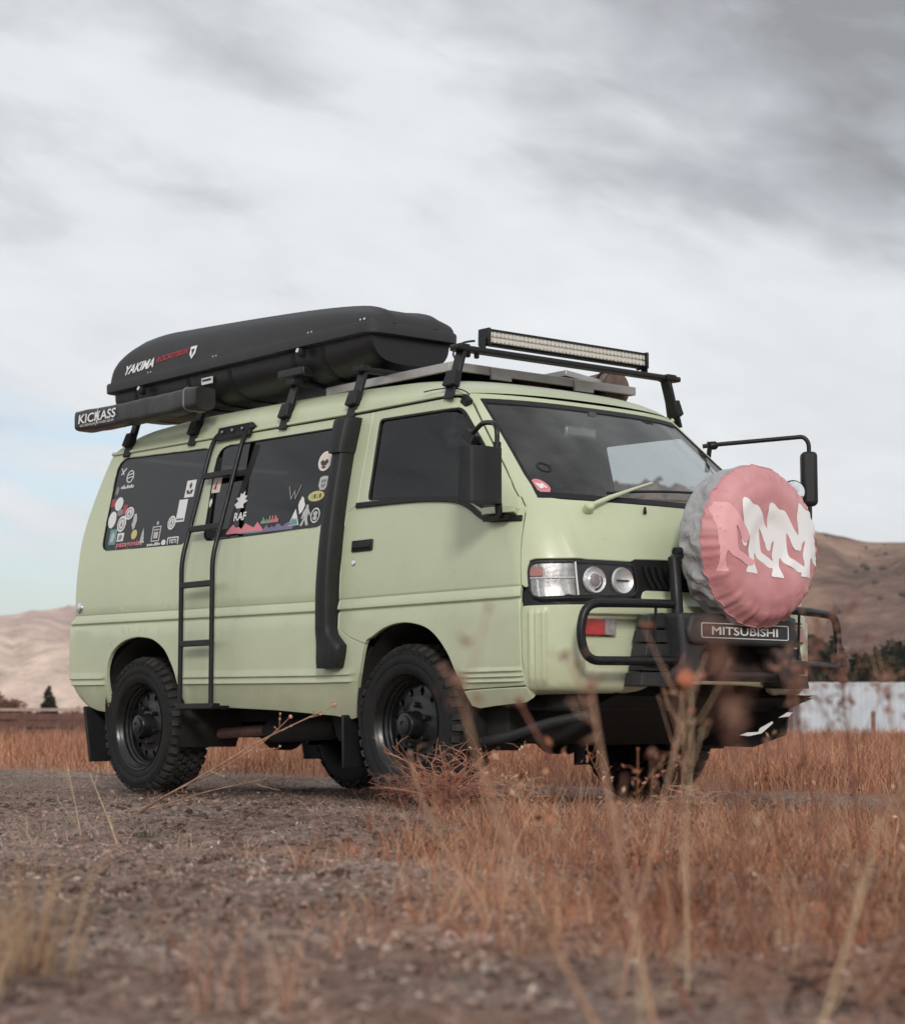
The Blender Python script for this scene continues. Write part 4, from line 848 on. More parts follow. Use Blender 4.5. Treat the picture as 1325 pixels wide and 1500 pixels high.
b=MB(); b.grid(lambda u,v:band_pt(u,2*math.pi*v),18,220,cv=True); b.build('cover_band',M['covergrey'],sp,angle=80)
b=MB(); b.tube([cover_pt(.335,2*math.pi*i/160)*1.0+Vector((.0008,0,0)) for i in range(160)],.0026,6,closed=True); b.build('cover_piping',M['coverred'],sp)
b=MB(); b.lathe([(.20,.0),(.29,.005),(.30,.05),(.29,.12),(.2,.15),(.0,.15)],(0,0,0),(1,0,0),40); b.build('tyre',M['rubber'],sp)
FIG=[(-.022,.161),(-.008,.176),(.018,.170),(.047,.151),(.09,.145),(.122,.113),(.152,.076),(.19,.038),(.2,.006),(.17,-.016),(.147,.003),(.131,.034),(.112,.054),(.113,.025),(.118,-.016),(.127,-.044),(.166,-.06),(.215,-.08),(.238,-.086),(.217,-.105),(.178,-.106),(.144,-.09),(.092,-.071),(.069,-.05),(.058,-.083),(.066,-.111),(.076,-.134),(.04,-.133),(-.007,-.13),(.008,-.107),(.02,-.079),(.012,-.045),(.017,-.019),(.028,.018),(.009,.006),(.001,-.021),(-.017,-.024),(-.032,-.007),(-.035,.022),(-.016,.046),(-.019,.08),(-.028,.12)]
FIG=spl2(FIG+[FIG[0]],3)[:-1]
def cch(u,v,off=0.):
    r=math.hypot(u,v); a=math.atan2(v,u); p=cover_pt(min(r,.334),a); return p+Vector((off,0,0)),Vector((1,0,0))
def clipr(P,R=.326):
    o=[]
    for a,b_ in P:
        r=math.hypot(a,b_); k=min(1,R/r) if r>0 else 1; o.append((a*k,b_*k))
    return o
for k,(dx,dz,sx,m_) in enumerate(((-.16,.012,.84,'white'),(0,0,.86,'white'),(.172,.008,.86,'white'),(-.325,.015,.92,'coverpink'))):
    P=[(dx+(a+.0)*sx+.0,dz+b_) for a,b_ in FIG]; P=clipr(P)
    Q=[P[0]]
    for q in P[1:]:
        if (Vector(q)-Vector(Q[-1])).length>.0012: Q.append(q)
    if (Vector(Q[0])-Vector(Q[-1])).length<.0012: Q.pop()
    if k==3: Q=[q for q in Q if q[0]>-.30]
    patch('printed_figure',Q,[],cch,M['signwhite'] if m_=='white' else M[m_],cv,.02,.02,.0018+.0003*k,0,angle=80)

# ------------------------------------------------------------------ roof box
bx=tag(empty('roof_box',(-1.65,-.38,2.065)),'long charcoal roof cargo box strapped to the near side of the roof rack','roof box')
BX=Vector((-1.65,-.38,2.02)); yc=-.385; hw=.275
XA,XB=-2.845,-.445
ltop=pchip([(XA,.0),(XA+.004,.07),(-2.835,.14),(-2.80,.185),(-2.72,.228),(-2.60,.247),(-2.45,.250),(-2.2,.238),(-1.9,.221),(-1.5,.196),(-1.1,.167),(-.8,.138),(-.62,.112),(-.52,.085),(-.47,.058),(-.452,.035),(XB,.0)])
def planw(x): # half width in plan: corners rounded
    a=max(0,(x-(XB-.07))/.07); c=max(0,((XA+.05)-x)/.05)
    return hw*(1-.16*a**2.2-.10*c**2.2)
def lid_pt(u,v):
    x=xs_l[round(u*(len(xs_l)-1))]; t=-math.pi/2+math.pi*v; h=ltop(x); w=planw(x)
    n=math.copysign(abs(math.sin(t))**.62,math.sin(t)); z=max(0,math.cos(t))**.50
    y=yc+w*n*(1-.20*z*(h/.29)); return Vector((x,y,2.170+h*z+.012*math.exp(-((abs(n)-.55)/.12)**2)*z))-BX
xs_l=[XA,XA+.004,XA+.01,XA+.025,XA+.05,XA+.085,XA+.13,XA+.19]+[-2.55+.1*i for i in range(19)]+[-.66,-.60,-.55,-.51,-.48,-.462,-.45,XB]
b=MB(); b.grid(lid_pt,len(xs_l),41); b.build('lid',M['boxlid'],bx,angle=50)
def ring_pl(e,n=10):
    "plan outline grown by e"
    x0,x1,y0,y1=XA-e,XB+e,yc-hw-e,yc+hw+e
    return roundpoly([(x0,y0),(x1,y0),(x1,y1),(x0,y1)],[.05,.10,.10,.05],n)
def loft(levels,name,m,cap=True):
    b=MB(); P=[ring_pl(e) for e,z in levels]; n=len(P[0]); v=[]; f=[]
    for (e,z),pl in zip(levels,P): v+=[Vector((p[0],p[1],z))-BX for p in pl]
    for i in range(len(P)-1):
        for j in range(n): f.append((i*n+j,i*n+(j+1)%n,(i+1)*n+(j+1)%n,(i+1)*n+j))
    if cap: f.append(tuple(range(n))); f.append(tuple((len(P)-1)*n+j for j in range(n)))
    b.add(v,f); return b.build(name,m,bx,angle=35)
loft([(.006,2.122),(.012,2.126),(.013,2.168),(.009,2.176),(-.02,2.178)],'lid_rim',M['boxlid'])
def hull_pt(u,v):
    x=XA+.03+(XB-XA-.06)*u; t=math.pi*(-1+v); n=math.cos(t); s=max(0,-math.sin(t))
    w=(planw(x)-.03); n=math.copysign(abs(n)**.55,n); fr_=ss(x,-.80,-.46); re=ss(x,-2.60,-2.83); dep=(.175-.035*fr_-.02*re)*s**.55
    gr=sum(math.exp(-((x-g)/.014)**2) for g in(-2.58,-2.05,-1.66,-1.10,-.86))
    return Vector((x,yc+w*n*(1-.10*s)-math.copysign(.016*gr,n)*s**.3,2.135-dep+.014*gr*s))-BX
b=MB(); b.grid(hull_pt,230,31); b.add([hull_pt(0,i/30) for i in range(31)],[tuple(range(31))]); b.add([hull_pt(1,i/30) for i in range(31)],[tuple(range(31))]); b.build('hull',M['boxhull'],bx,angle=45)
for x in(-2.46,-.98):
    b=MB(); b.lathe([(.022,-.01),(.022,.016),(.014,.022),(0,.022)],Vector((x,yc-hw-.0,2.095))-BX,(0,-1,0),16); b.build('lock_barrel',M['black'],bx); b=MB(); b.lathe([(.012,.020),(.012,.026),(0,.027)],Vector((x-.006,yc-hw-.002,2.10))-BX,(0,-1,.3),12); b.build('lock_core',M['chrome'],bx)
b=MB(); b.box(Vector((-1.86,yc-hw+.022,2.075))-BX,(.10,.006,.035)); b.build('maker_tag',M['white'],bx); b=MB(); b.box(Vector((-1.86,yc-hw+.0185,2.079))-BX,(.08,.003,.010)); b.build('tag_print',M['black'],bx)
for x in(-2.42,-1.78,-.94,-.52):
    for dx in(0,.028):
        b=MB(); b.lathe([(.006,0),(.005,.004),(0,.005)],Vector((x+dx,yc-hw-.004+.012,2.190))-BX,(0,-1,.3),8); b.build('rivet',M['white'],bx)
b=MB(); b.box(Vector((-1.10,yc-hw+.06,2.015))-BX,(.22,.10,.05)); b.build('clamp_knob',M['boxhull'],bx,.012,3)
# lettering on the lid flank
def lid_at(x,z):
    lo,hi=0.,.5; h=ltop(x); w=planw(x)
    for _ in range(30):
        m_=(lo+hi)/2; t=-math.pi/2+math.pi*m_
        zz=2.170+h*max(0,math.cos(t))**.5
        if zz<z: lo=m_
        else: hi=m_
    t=-math.pi/2+math.pi*lo; n=-abs(math.sin(t))**.62; c=max(0,math.cos(t))**.5
    return Vector((x,yc+w*n*(1-.20*c*(h/.29))-.004,z))-BX
b=MB(); text_on(b,'YAKIMA',lambda u,v:lid_at(-2.515+u,2.236+v+.03*u),.29,.052,.35,.03); b.build('lettering',M['signwhite'],bx)
b=MB(); text_on(b,'ROCKETBOX',lambda u,v:lid_at(-2.185+u,2.254+v+.03*u),.32,.030,.35,.012); b.build('model_lettering',M['signred'],bx)
b=MB(); v=[lid_at(-1.985+a,2.245+c) for a,c in((-.03,.03),(.03,.03),(.028,-.012),(0,-.04),(-.028,-.012))]; b.add(v,[(0,1,2,3,4)]); b.build('shield_badge',M['signwhite'],bx,smooth=False)
b=MB(); v=[lid_at(-1.985+a,2.243+c)-Vector((0,.001,0)) for a,c in((-.016,.016),(.016,.016),(0,-.022))]; b.add(v,[(0,1,2)]); b.build('badge_print',M['boxlid'],bx,smooth=False)

# ------------------------------------------------------------------ awning bag
aw=tag(empty('awning_bag',(-2.3,-.80,1.99)),'rolled awning in a black pouch bolted to the rear end of the roof rack','awning')
AO=Vector((-2.3,-.80,1.99)); nz=[random.uniform(0,6.28) for _ in range(6)]
def bag_pt(u,v):
    x=-2.835+1.10*u; a=2*math.pi*v; c,s=math.cos(a),math.sin(a); e=.34
    y=math.copysign(abs(c)**e,c)*.062; z=math.copysign(abs(s)**e,s)*.056
    w=.004*math.sin(x*11+a*2+nz[0])+.003*math.sin(x*23-a*3+nz[1])+.002*math.sin(x*41+a+nz[2])
    return Vector((x,-.80+y*(1+w*6),1.993+z*(1+w*4)-.006*math.sin(math.pi*u)+rk(x)*.9-.016))-AO
b=MB(); b.grid(bag_pt,60,40,cv=True); b.add([bag_pt(0,i/40) for i in range(40)],[tuple(range(40))]); b.build('bag',M['bag'],aw,angle=70)
def cap_pt(u,v):
    p=bag_pt(1,v)+AO; c=Vector((-1.735,-.80,p.z*0+1.993)); q=Vector((-1.735+.115*u,p.y,p.z)); k=1.03-.10*u**4; q.y=-.80+(q.y+.80)*k; q.z=1.991+(q.z-1.991)*k; return q-AO
b=MB(); b.grid(cap_pt,10,40,cv=True); b.add([cap_pt(1,i/40) for i in range(40)],[tuple(range(40))]); b.build('end_cap',M['bag'],aw,angle=60)
b=MB(); b.tube([cap_pt(.12,i/40)*1.0 for i in range(40)],.006,6,closed=True); b.build('zip',M['steel'],aw)
bag_at=lambda x,z: Vector((x,-.8685-.002*math.sin(x*11+nz[0]),z+rk(x)*.9-.020))-AO
for s,w,h,dz,x in(('KICKASS',.40,.050,.006,-2.585),('OUTDOOR POWER GEAR',.36,.012,-.031,-2.585)):
    b=MB(); text_on(b,s,lambda u,v:bag_at(x+u,1.993+dz+v),w,h,.12,.02 if h>.03 else 0.); b.build('lettering',M['signwhite'],aw)
b=MB(); v=[bag_at(-2.585+a,1.993+c)-Vector((0,.0015,0)) for a,c in((.015,.050),(-.022,.0),(.002,.002),(-.016,-.050),(.028,.012),(.004,.010))]; b.add(v,[(0,1,2,3,4,5)]); b.build('lightning_print',M['signwhite'],aw,smooth=False)
for x in(-2.54,-1.89):
    b=MB(); b.box(Vector((x,-.70,1.985))-AO,(.05,.16,.02)); b.build('mount_bracket',M['steel'],aw,.003)

# ------------------------------------------------------------------ light bar
lb=tag(empty('light_bar',(.20,0,2.03)),'wide LED light bar mounted across the front roof rack bar','light bar'); LO=Vector((.20,0,2.03))
b=MB(); b.prism([(-.045,-.030),(.018,-.034),(.024,-.030),(.024,-.026),(.0,-.025),(.0,.029),(.024,.030),(.024,.036),(.018,.038),(-.045,.034)],Vector((.185,-.480,2.070))-LO,(1,0,0),(0,0,1),(0,1,0),.975); b.build('housing',M['tube'],lb,.002)
for i in range(7):
    b=MB(); b.box(Vector((.128,.01,2.05+.0065*i))-LO,(.03,.96,.002)); b.build('cooling_fin',M['tube'],lb)
for y in(-.486,.50):
    b=MB(); b.box(Vector((.18,y,2.071))-LO,(.075,.014,.078)); b.build('end_plate',M['tube'],lb,.003)
    b=MB(); b.box(Vector((.18,y+(.012 if y>0 else -.012),2.035))-LO,(.04,.008,.06)); b.build('mount_foot',M['tube'],lb,.002)
b=MB()
for r_ in range(2):
    for i in range(42):
        c=Vector((.1985,-.469+.0234*i,2.0585+.0265*r_))-LO; b.lathe([(.0118,.004),(.0095,.0035),(.0045,-.006),(.0035,-.006),(.0,-.003)],c,(1,0,0),8)
o=b.build('led_reflectors',M['led'],lb); o['kind']='stuff'
b=MB(); b.box(Vector((.1895,.007,2.0715))-LO,(.002,.968,.053)); b.build('reflector_panel',M['led'],lb)
b=MB(); b.box(Vector((.2075,.007,2.0715))-LO,(.003,.968,.054)); b.build('lens',M['lens'],lb)
b=MB(); b.tube(smooth_path([Vector((.13,-.50,2.06))-LO,Vector((.09,-.54,2.05))-LO,Vector((.10,-.60,2.0))-LO,Vector((.16,-.64,1.96))-LO],5),.005,6); b.build('cable',M['tube'],lb)
for y in(-.60,-.55):
    b=MB(); b.lathe([(.012,0),(.012,-.02),(.009,-.026),(0,-.026)],Vector((.2,y,1.99))-LO,(0,0,1),10); b.build('bolt',M['tube'],lb)
# the thin lamp wire down to the pillar
b=MB(); b.tube(smooth_path([(.03,-.712,1.818),(.10,-.70,1.822),(.20,-.69,1.818),(.26,-.672,1.80),(.29,-.665,1.78)],5),.003,5); b.build('lamp_wire',M['tube'],van)

# ------------------------------------------------------------------ solar panel
so=tag(empty('solar_panel',(-.5,.07,1.97)),'flat solar panel in a silver frame on the roof behind the light bar','solar panel'); SO=Vector((-.5,.07,1.97))
for nm,c,d in(('frame_bar',(-.035,.075,1.968),(.022,1.16,.040)),('frame_bar',(-.985,.075,1.968),(.022,1.16,.040)),('frame_bar',(-.51,-.495,1.968),(.93,.022,.040)),('frame_bar',(-.51,.645,1.968),(.93,.022,.040))):
    b=MB(); b.box(Vector(c)-SO,d); b.build(nm,M['alu'],so,.002)
b=MB(); b.box(Vector((-.51,.075,1.974))-SO,(.926,1.116,.012)); b.build('cell_sheet',M['solar'],so)
for y in(-.22,.30):
    b=MB(); b.box(Vector((-.018,y,1.955))-SO,(.018,.12,.055)); b.build('clamp_plate',M['alu'],so,.002)
for x in(-.9,-.15):
    for y in(-.40,.55):
        b=MB(); b.box(Vector((x,y,1.935))-SO,(.06,.04,.05)); b.build('mount_foot',M['alu'],so,.002)
# a rolled canvas bundle on the far side of the roof
rb=tag(empty('canvas_roll',(-.10,.60,1.985)),'brown canvas bundle strapped on the far side of the roof behind the rack bar','canvas bundle'); RO=Vector((-.25,.62,1.97))
b=MB(); b.grid(lambda u,v:Vector((-.42*u,(.085+.006*math.sin(9*u+5*v))*math.cos(2*math.pi*v),.085*math.sin(2*math.pi*v)*(1+.06*math.sin(7*u)))),20,26,cv=True); b.add([(0,.085*math.cos(2*math.pi*i/26),.085*math.sin(2*math.pi*i/26)) for i in range(26)],[tuple(range(26))]); b.build('roll',mat('brown_canvas',(.15,.105,.085),.9,var=.3,vs=15,bump=.4,bs=30),rb,angle=60)
for u in(-.06,-.34):
    b=MB(); b.tube([(u,.092*math.cos(2*math.pi*i/24),.092*math.sin(2*math.pi*i/24)) for i in range(24)],.008,6,closed=True); b.build('strap',M['black'],rb)
b=MB(); b.box(Vector((-.22,-.20,.035)),(.40,.24,.03),Matrix.Rotation(rad(-6),3,'X')); b.build('folded_board',M['alu'],rb,.003)

# ------------------------------------------------------------------ value noise (numpy)
_perm=np.random.default_rng(5).permutation(4096)
def vnoise(x,y,seed=0):
    xi=np.floor(x).astype(int); yi=np.floor(y).astype(int); fx=x-xi; fy=y-yi; fx=fx*fx*(3-2*fx); fy=fy*fy*(3-2*fy)
    h=lambda a,b:_perm[(a*73+b*1299+seed*517+_perm[(a+seed*31)&4095]*7)&4095]/4095.
    return (h(xi,yi)*(1-fx)+h(xi+1,yi)*fx)*(1-fy)+(h(xi,yi+1)*(1-fx)+h(xi+1,yi+1)*fx)*fy
def fbm(x,y,o=5,seed=0):
    s=0;a=.5;t=0
    for k in range(o): s=s+a*vnoise(x*2**k+k*17.3,y*2**k+k*9.1,seed+k); t+=a; a*=.55
    return s/t
def tri_object(name,V,T,m,smooth=False,parent=None):
    me=bpy.data.meshes.new(name); V=np.asarray(V,np.float32); T=np.asarray(T,np.int32)
    me.vertices.add(len(V)); me.vertices.foreach_set('co',V.ravel()); k=T.shape[1]
    me.loops.add(T.size); me.loops.foreach_set('vertex_index',T.ravel()); me.polygons.add(len(T))
    me.polygons.foreach_set('loop_start',np.arange(0,T.size,k,dtype=np.int32))
    if smooth: me.polygons.foreach_set('use_smooth',np.ones(len(T),bool))
    me.update(); me.validate(); me.materials.append(m); o=bpy.data.objects.new(name,me); return link(o,parent)

# ------------------------------------------------------------------ where grass grows
EYE=np.array([7.232,-6.469])
def depth_of(x,y): return (7.232-x)*.773+(y+6.469)*.635
def lineside(x,y): # >0 on the weedy side of the near verge
    return ((x-.6)*3.62+(y+1.38)*4.7)/5.93
def verge(x,y):
    n=fbm(x*.9+3,y*.9,4,2)-.5; n2=fbm(x*.25,y*.25,3,8)-.5
    back=np.clip((y-1.15+n*1.6+n2*1.2)/.7,0,1)
    near=np.clip((lineside(x,y)+n*1.7+.05)/.5,0,1)*np.clip((8.0-depth_of(x,y)+n*.9)/.5,0,1)
    return np.maximum(back,near)
def ground_z(x,y):
    flat=np.exp(-(((np.abs(x+1.1)-1.12)/.5)**2+((np.abs(y)-.7)/.3)**2))
    z=.030*(fbm(x*1.3,y*1.3,4,1)-.5)+.028*(fbm(x*7,y*7,4,4)-.5)+.05*(fbm(x*.35,y*.35,2,6)-.5)+.034*(fbm(x*13,y*13,3,15)-.5)*np.clip((-y-.6)/1.,0,1)
    d=np.hypot(x,y); rut=-.012*np.exp(-((np.abs(y)-.7)/.16)**2)
    base=z*(1-.85*np.clip(1.6-np.abs(np.hypot(x*.45+.5,y*.9))*1.0,0,1)); base=base+rut*.5
    wheel=np.minimum.reduce([np.hypot(x-a,(y-b)*1.2) for a in(0,-2.235) for b in(-.7,.7)])
    w=np.clip((wheel-.22)/.3,0,1); return base*w-.004*(1-w)-.008
gx=np.concatenate([-np.geomspace(3800,9.2,46),np.concatenate([np.arange(-9,-2,.05),np.arange(-2,7.2,.03),np.arange(7.2,8.61,.05)]),np.geomspace(8.8,2500,34)])
gy=np.concatenate([-np.geomspace(2500,8.2,34),np.concatenate([np.arange(-8,-6.4,.05),np.arange(-6.4,-.9,.03),np.arange(-.9,7.01,.05)]),np.geomspace(7.2,3800,46)])
GX,GY=np.meshgrid(gx,gy,indexing='ij'); fade=np.clip(1-(np.hypot(GX,GY)-12)/25,0,1)
GZ=ground_z(GX,GY)*fade
V=np.stack([GX,GY,GZ],-1).reshape(-1,3); nx,ny=GX.shape; I=np.arange(nx*ny).reshape(nx,ny)
T=np.stack([I[:-1,:-1],I[1:,:-1],I[1:,1:],I[:-1,1:]],-1).reshape(-1,4)
gm=bpy.data.materials.new('dry_ground'); gm.use_nodes=True; n=gm.node_tree.nodes; l=gm.node_tree.links; p=n['Principled BSDF']; p.inputs['Roughness'].default_value=.95; p.inputs['Specular IOR Level'].default_value=.15
ge=n.new('ShaderNodeNewGeometry'); at=n.new('ShaderNodeAttribute'); at.attribute_name='verge'
def nz_(sc,det=6,ro=.65):
    t=n.new('ShaderNodeTexNoise'); t.inputs['Scale'].default_value=sc; t.inputs['Detail'].default_value=det; t.inputs['Roughness'].default_value=ro; l.new(ge.outputs['Position'],t.inputs['Vector']); return t.outputs['Fac']
def ramp(src,*st):
    r=n.new('ShaderNodeValToRGB'); l.new(src,r.inputs[0])
    for i,(q,c) in enumerate(st):
        e=r.color_ramp.elements[i] if i<2 else r.color_ramp.elements.new(q)
        e.position=q; e.color=(*c,1)
    return r.outputs[0]
def mixc(f,a,b,mode='MIX'):
    m=n.new('ShaderNodeMix'); m.data_type='RGBA'; m.blend_type=mode
    if isinstance(f,float): m.inputs[0].default_value=f
    else: l.new(f,m.inputs[0])
    l.new(a,m.inputs[6]); l.new(b,m.inputs[7]); return m.outputs[2]
grav=ramp(nz_(38,8,.75),(.33,(.055,.042,.037)),(.47,(.20,.155,.135)),(.58,(.36,.295,.255)),(.72,(.58,.50,.44)))
soil=ramp(nz_(16,8,.7),(.34,(.045,.03,.026)),(.52,(.20,.135,.11)),(.70,(.43,.32,.26)))
trk=mixc(ramp(nz_(1.3,4),(.42,(0,0,0)),(.58,(1,1,1))),grav,soil)
fld=ramp(nz_(9,8,.7),(.3,(.12,.06,.045)),(.5,(.27,.145,.105)),(.7,(.43,.27,.20)))
farf=ramp(nz_(.12,7,.7),(.3,(.22,.11,.07)),(.7,(.38,.22,.14)))
l.new(mixc(at.outputs['Fac'],trk,mixc(.45,fld,farf)),p.inputs['Base Color'])
bp_=n.new('ShaderNodeBump'); bp_.inputs['Strength'].default_value=.8; bp_.inputs['Distance'].default_value=.012; l.new(nz_(60,6,.7),bp_.inputs['Height']); l.new(bp_.outputs[0],p.inputs['Normal'])
gr=tri_object('ground',V,T,gm,True); tag(gr,kind='structure')
a=gr.data.attributes.new('verge','FLOAT','POINT'); a.data.foreach_set('value',verge(V[:,0],V[:,1]).astype(np.float32))

# ------------------------------------------------------------------ ground cover
def blades(P,h,w,lean,az,nseg=3,tw=None,pw=1.7):
    N_=len(P); dx=np.cos(az);dy=np.sin(az); fa=az+ (tw if tw is not None else RNG.uniform(0,6.28,N_)); sx=np.cos(fa); sy=np.sin(fa); L=[]
    for k in range(nseg+1):
        t=k/nseg; cx=P[:,0]+dx*lean*t**pw; cy=P[:,1]+dy*lean*t**pw; cz=P[:,2]+h*(t-.12*t*t*np.minimum(1,lean/np.maximum(h,.01)))
        if k<nseg:
            hw_=w*(1-.75*t)/2
            L.append(np.stack([cx-sx*hw_,cy-sy*hw_,cz],-1)); L.append(np.stack([cx+sx*hw_,cy+sy*hw_,cz],-1))
        else: L.append(np.stack([cx,cy,cz],-1))
    V=np.stack(L,1); m=V.shape[1]; f=[]
    for k in range(nseg-1): f+=[(2*k,2*k+1,2*k+3),(2*k,2*k+3,2*k+2)]
    f.append((2*nseg-2,2*nseg-1,2*nseg)); f=np.array(f)
    return V.reshape(-1,3),(f[None]+(np.arange(N_)*m)[:,None,None]).reshape(-1,3)
class Soup:
    def __init__(s): s.V=[];s.T=[];s.n=0
    def add(s,V,T): s.V.append(V); s.T.append(T+s.n); s.n+=len(V)
    def obj(s,name,m): 
        o=tri_object(name,np.concatenate(s.V),np.concatenate(s.T),m); o['kind']='stuff'; return o
def gmat(name,cols,tr=.25):
    m=bpy.data.materials.new(name); m.use_nodes=True; n=m.node_tree.nodes; l=m.node_tree.links; n.clear()
    o=n.new('ShaderNodeOutputMaterial'); d=n.new('ShaderNodeBsdfDiffuse'); t=n.new('ShaderNodeBsdfTranslucent'); x=n.new('ShaderNodeMixShader'); x.inputs[0].default_value=tr
    g=n.new('ShaderNodeNewGeometry'); r=n.new('ShaderNodeValToRGB'); pn=n.new('ShaderNodeTexNoise'); pn.inputs['Scale'].default_value=1.7; pn.inputs['Detail'].default_value=4; l.new(g.outputs['Position'],pn.inputs['Vector']); pm_=n.new('ShaderNodeMapRange'); pm_.inputs[1].default_value=.3; pm_.inputs[2].default_value=.7; pm_.inputs[3].default_value=-.38; pm_.inputs[4].default_value=.38; l.new(pn.outputs['Fac'],pm_.inputs[0]); ad=n.new('ShaderNodeMath'); ad.operation='ADD'; ad.use_clamp=True; l.new(g.outputs['Random Per Island'],ad.inputs[0]); l.new(pm_.outputs[0],ad.inputs[1]); l.new(ad.outputs[0],r.inputs[0])
    for i,c in enumerate(cols):
        e=r.color_ramp.elements[i] if i<2 else r.color_ramp.elements.new(.5)
        e.position=i/(len(cols)-1); e.color=(*c,1)
    no=n.new('ShaderNodeTexNoise'); no.inputs['Scale'].default_value=.7; no.inputs['Detail'].default_value=3; l.new(g.outputs['Position'],no.inputs['Vector'])
    mr=n.new('ShaderNodeMapRange'); mr.inputs[1].default_value=.35; mr.inputs[2].default_value=.65; mr.inputs[3].default_value=.75; mr.inputs[4].default_value=1.25; l.new(no.outputs['Fac'],mr.inputs[0])
    mu=n.new('ShaderNodeVectorMath'); mu.operation='SCALE'; l.new(r.outputs[0],mu.inputs[0]); l.new(mr.outputs[0],mu.inputs['Scale'])
    l.new(mu.outputs[0],d.inputs[0]); l.new(mu.outputs[0],t.inputs[0]); l.new(d.outputs[0],x.inputs[1]); l.new(t.outputs[0],x.inputs[2]); l.new(x.outputs[0],o.inputs[0]); return m
GM_field=gmat('dry_field_grass',[(.15,.06,.04),(.31,.135,.085),(.45,.205,.125),(.54,.295,.19),(.60,.40,.27)])
GM_verge=gmat('dry_verge_grass',[(.10,.042,.03),(.27,.11,.065),(.44,.19,.11),(.55,.30,.18),(.60,.44,.30)])
GM_straw=gmat('pale_straw',[(.19,.11,.085),(.37,.23,.175),(.54,.38,.29),(.62,.50,.40)])
GM_stem=gmat('dead_weed_stem',[(.16,.07,.05),(.30,.14,.09),(.40,.2,.12)],.1)
def zat(x,y): return ground_z(x,y)*np.clip(1-(np.hypot(x,y)-12)/25,0,1)
def scatter(n,x0,x1,y0,y1): return RNG.uniform(x0,x1,n),RNG.uniform(y0,y1,n)
def fan(n,d0,d1,spread=.36,off=0.):
    "points over the stretch of field that lies ahead, denser where it is close"
    u=RNG.uniform(0,1,n); d=d0*(d1/d0)**u; a=RNG.uniform(-spread,spread,n)+off
    th=math.radians(140.58)+a; return EYE[0]+d*np.cos(th),EYE[1]+d*np.sin(th),d
# back field
s=Soup()
x,y,d=fan(95000,11,90); ok=(RNG.uniform(0,1,len(x))<verge(x,y)*np.clip((y-.6)/.9,0,1)); x,y,d=x[ok],y[ok],d[ok]
cl=np.clip((fbm(x*.6+9,y*.6,4,12)-.5)*2.6+.5,0,1); h=RNG.uniform(.07,.22,len(x))*(.45+1.1*cl)*np.clip((y-.4)/2.2,.45,1.25); 
left=np.clip((-(x*.63+y*.77)+.0)/6,0,1)
s.add(*blades(np.stack([x,y,zat(x,y)],-1),h,RNG.uniform(.0035,.008,len(x))*np.clip(d/14,1,4),h*RNG.uniform(.1,1.1,len(x)),RNG.uniform(0,6.28,len(x))))
x,y,d=fan(9000,12,60); ok=(RNG.uniform(0,1,len(x))<verge(x,y)*np.clip((y-1.2)/1.5,0,1)); x,y,d=x[ok],y[ok],d[ok]; h=RNG.uniform(.22,.42,len(x))
s.add(*blades(np.stack([x,y,zat(x,y)],-1),h,RNG.uniform(.003,.006,len(x))*np.clip(d/14,1,3),h*RNG.uniform(.05,.3,len(x)),RNG.uniform(0,6.28,len(x))))
tag(s.obj('field_grass',GM_field))
# near verge: tufts of fine brown grass
s=Soup()
def tufts(soup,cx,cy,nb,hr,wr_,spread,leanr,nseg=3):
    n=len(cx)*nb; i=np.repeat(np.arange(len(cx)),nb); sc=np.repeat(RNG.uniform(.6,1.25,len(cx)),nb)
    r=np.abs(RNG.normal(0,spread,n)); a=RNG.uniform(0,6.28,n); x=cx[i]+r*np.cos(a); y=cy[i]+r*np.sin(a)
    h=RNG.uniform(*hr,n)*sc; soup.add(*blades(np.stack([x,y,zat(x,y)-.004],-1),h,RNG.uniform(*wr_,n),h*RNG.uniform(*leanr,n),a+RNG.normal(0,1.3,n),nseg))
x,y=scatter(27000,-1.5,8.6,-6.0,4.5); k=verge(x,y)*np.clip((8.6-depth_of(x,y))/.3,0,1); ok=RNG.uniform(0,1,len(x))<k*np.clip(.1+3.2*(fbm(x*1.3,y*1.3,3,21)-.32),.03,1); x,y=x[ok],y[ok]
dd=np.hypot(x-EYE[0],y-EYE[1]); ok=dd>1.5; x,y=x[ok],y[ok]
dn=depth_of(x,y); ok=RNG.uniform(0,1,len(x))<np.clip((dn-2.1)/2.6,.12,1); x,y=x[ok],y[ok]
tufts(s,x,y,20,(.03,.12),(.0014,.0034),.04,(.2,1.4))
x2,y2=scatter(1100,-1.0,7.6,-5.6,3.5); k=verge(x2,y2)*(depth_of(x2,y2)<7.9)*(np.hypot(x2-EYE[0],y2-EYE[1])>2.2); ok=RNG.uniform(0,1,len(x2))<k; tufts(s,x2[ok],y2[ok],16,(.10,.22),(.0014,.003),.03,(.1,.7))
tag(s.obj('verge_grass',GM_verge))
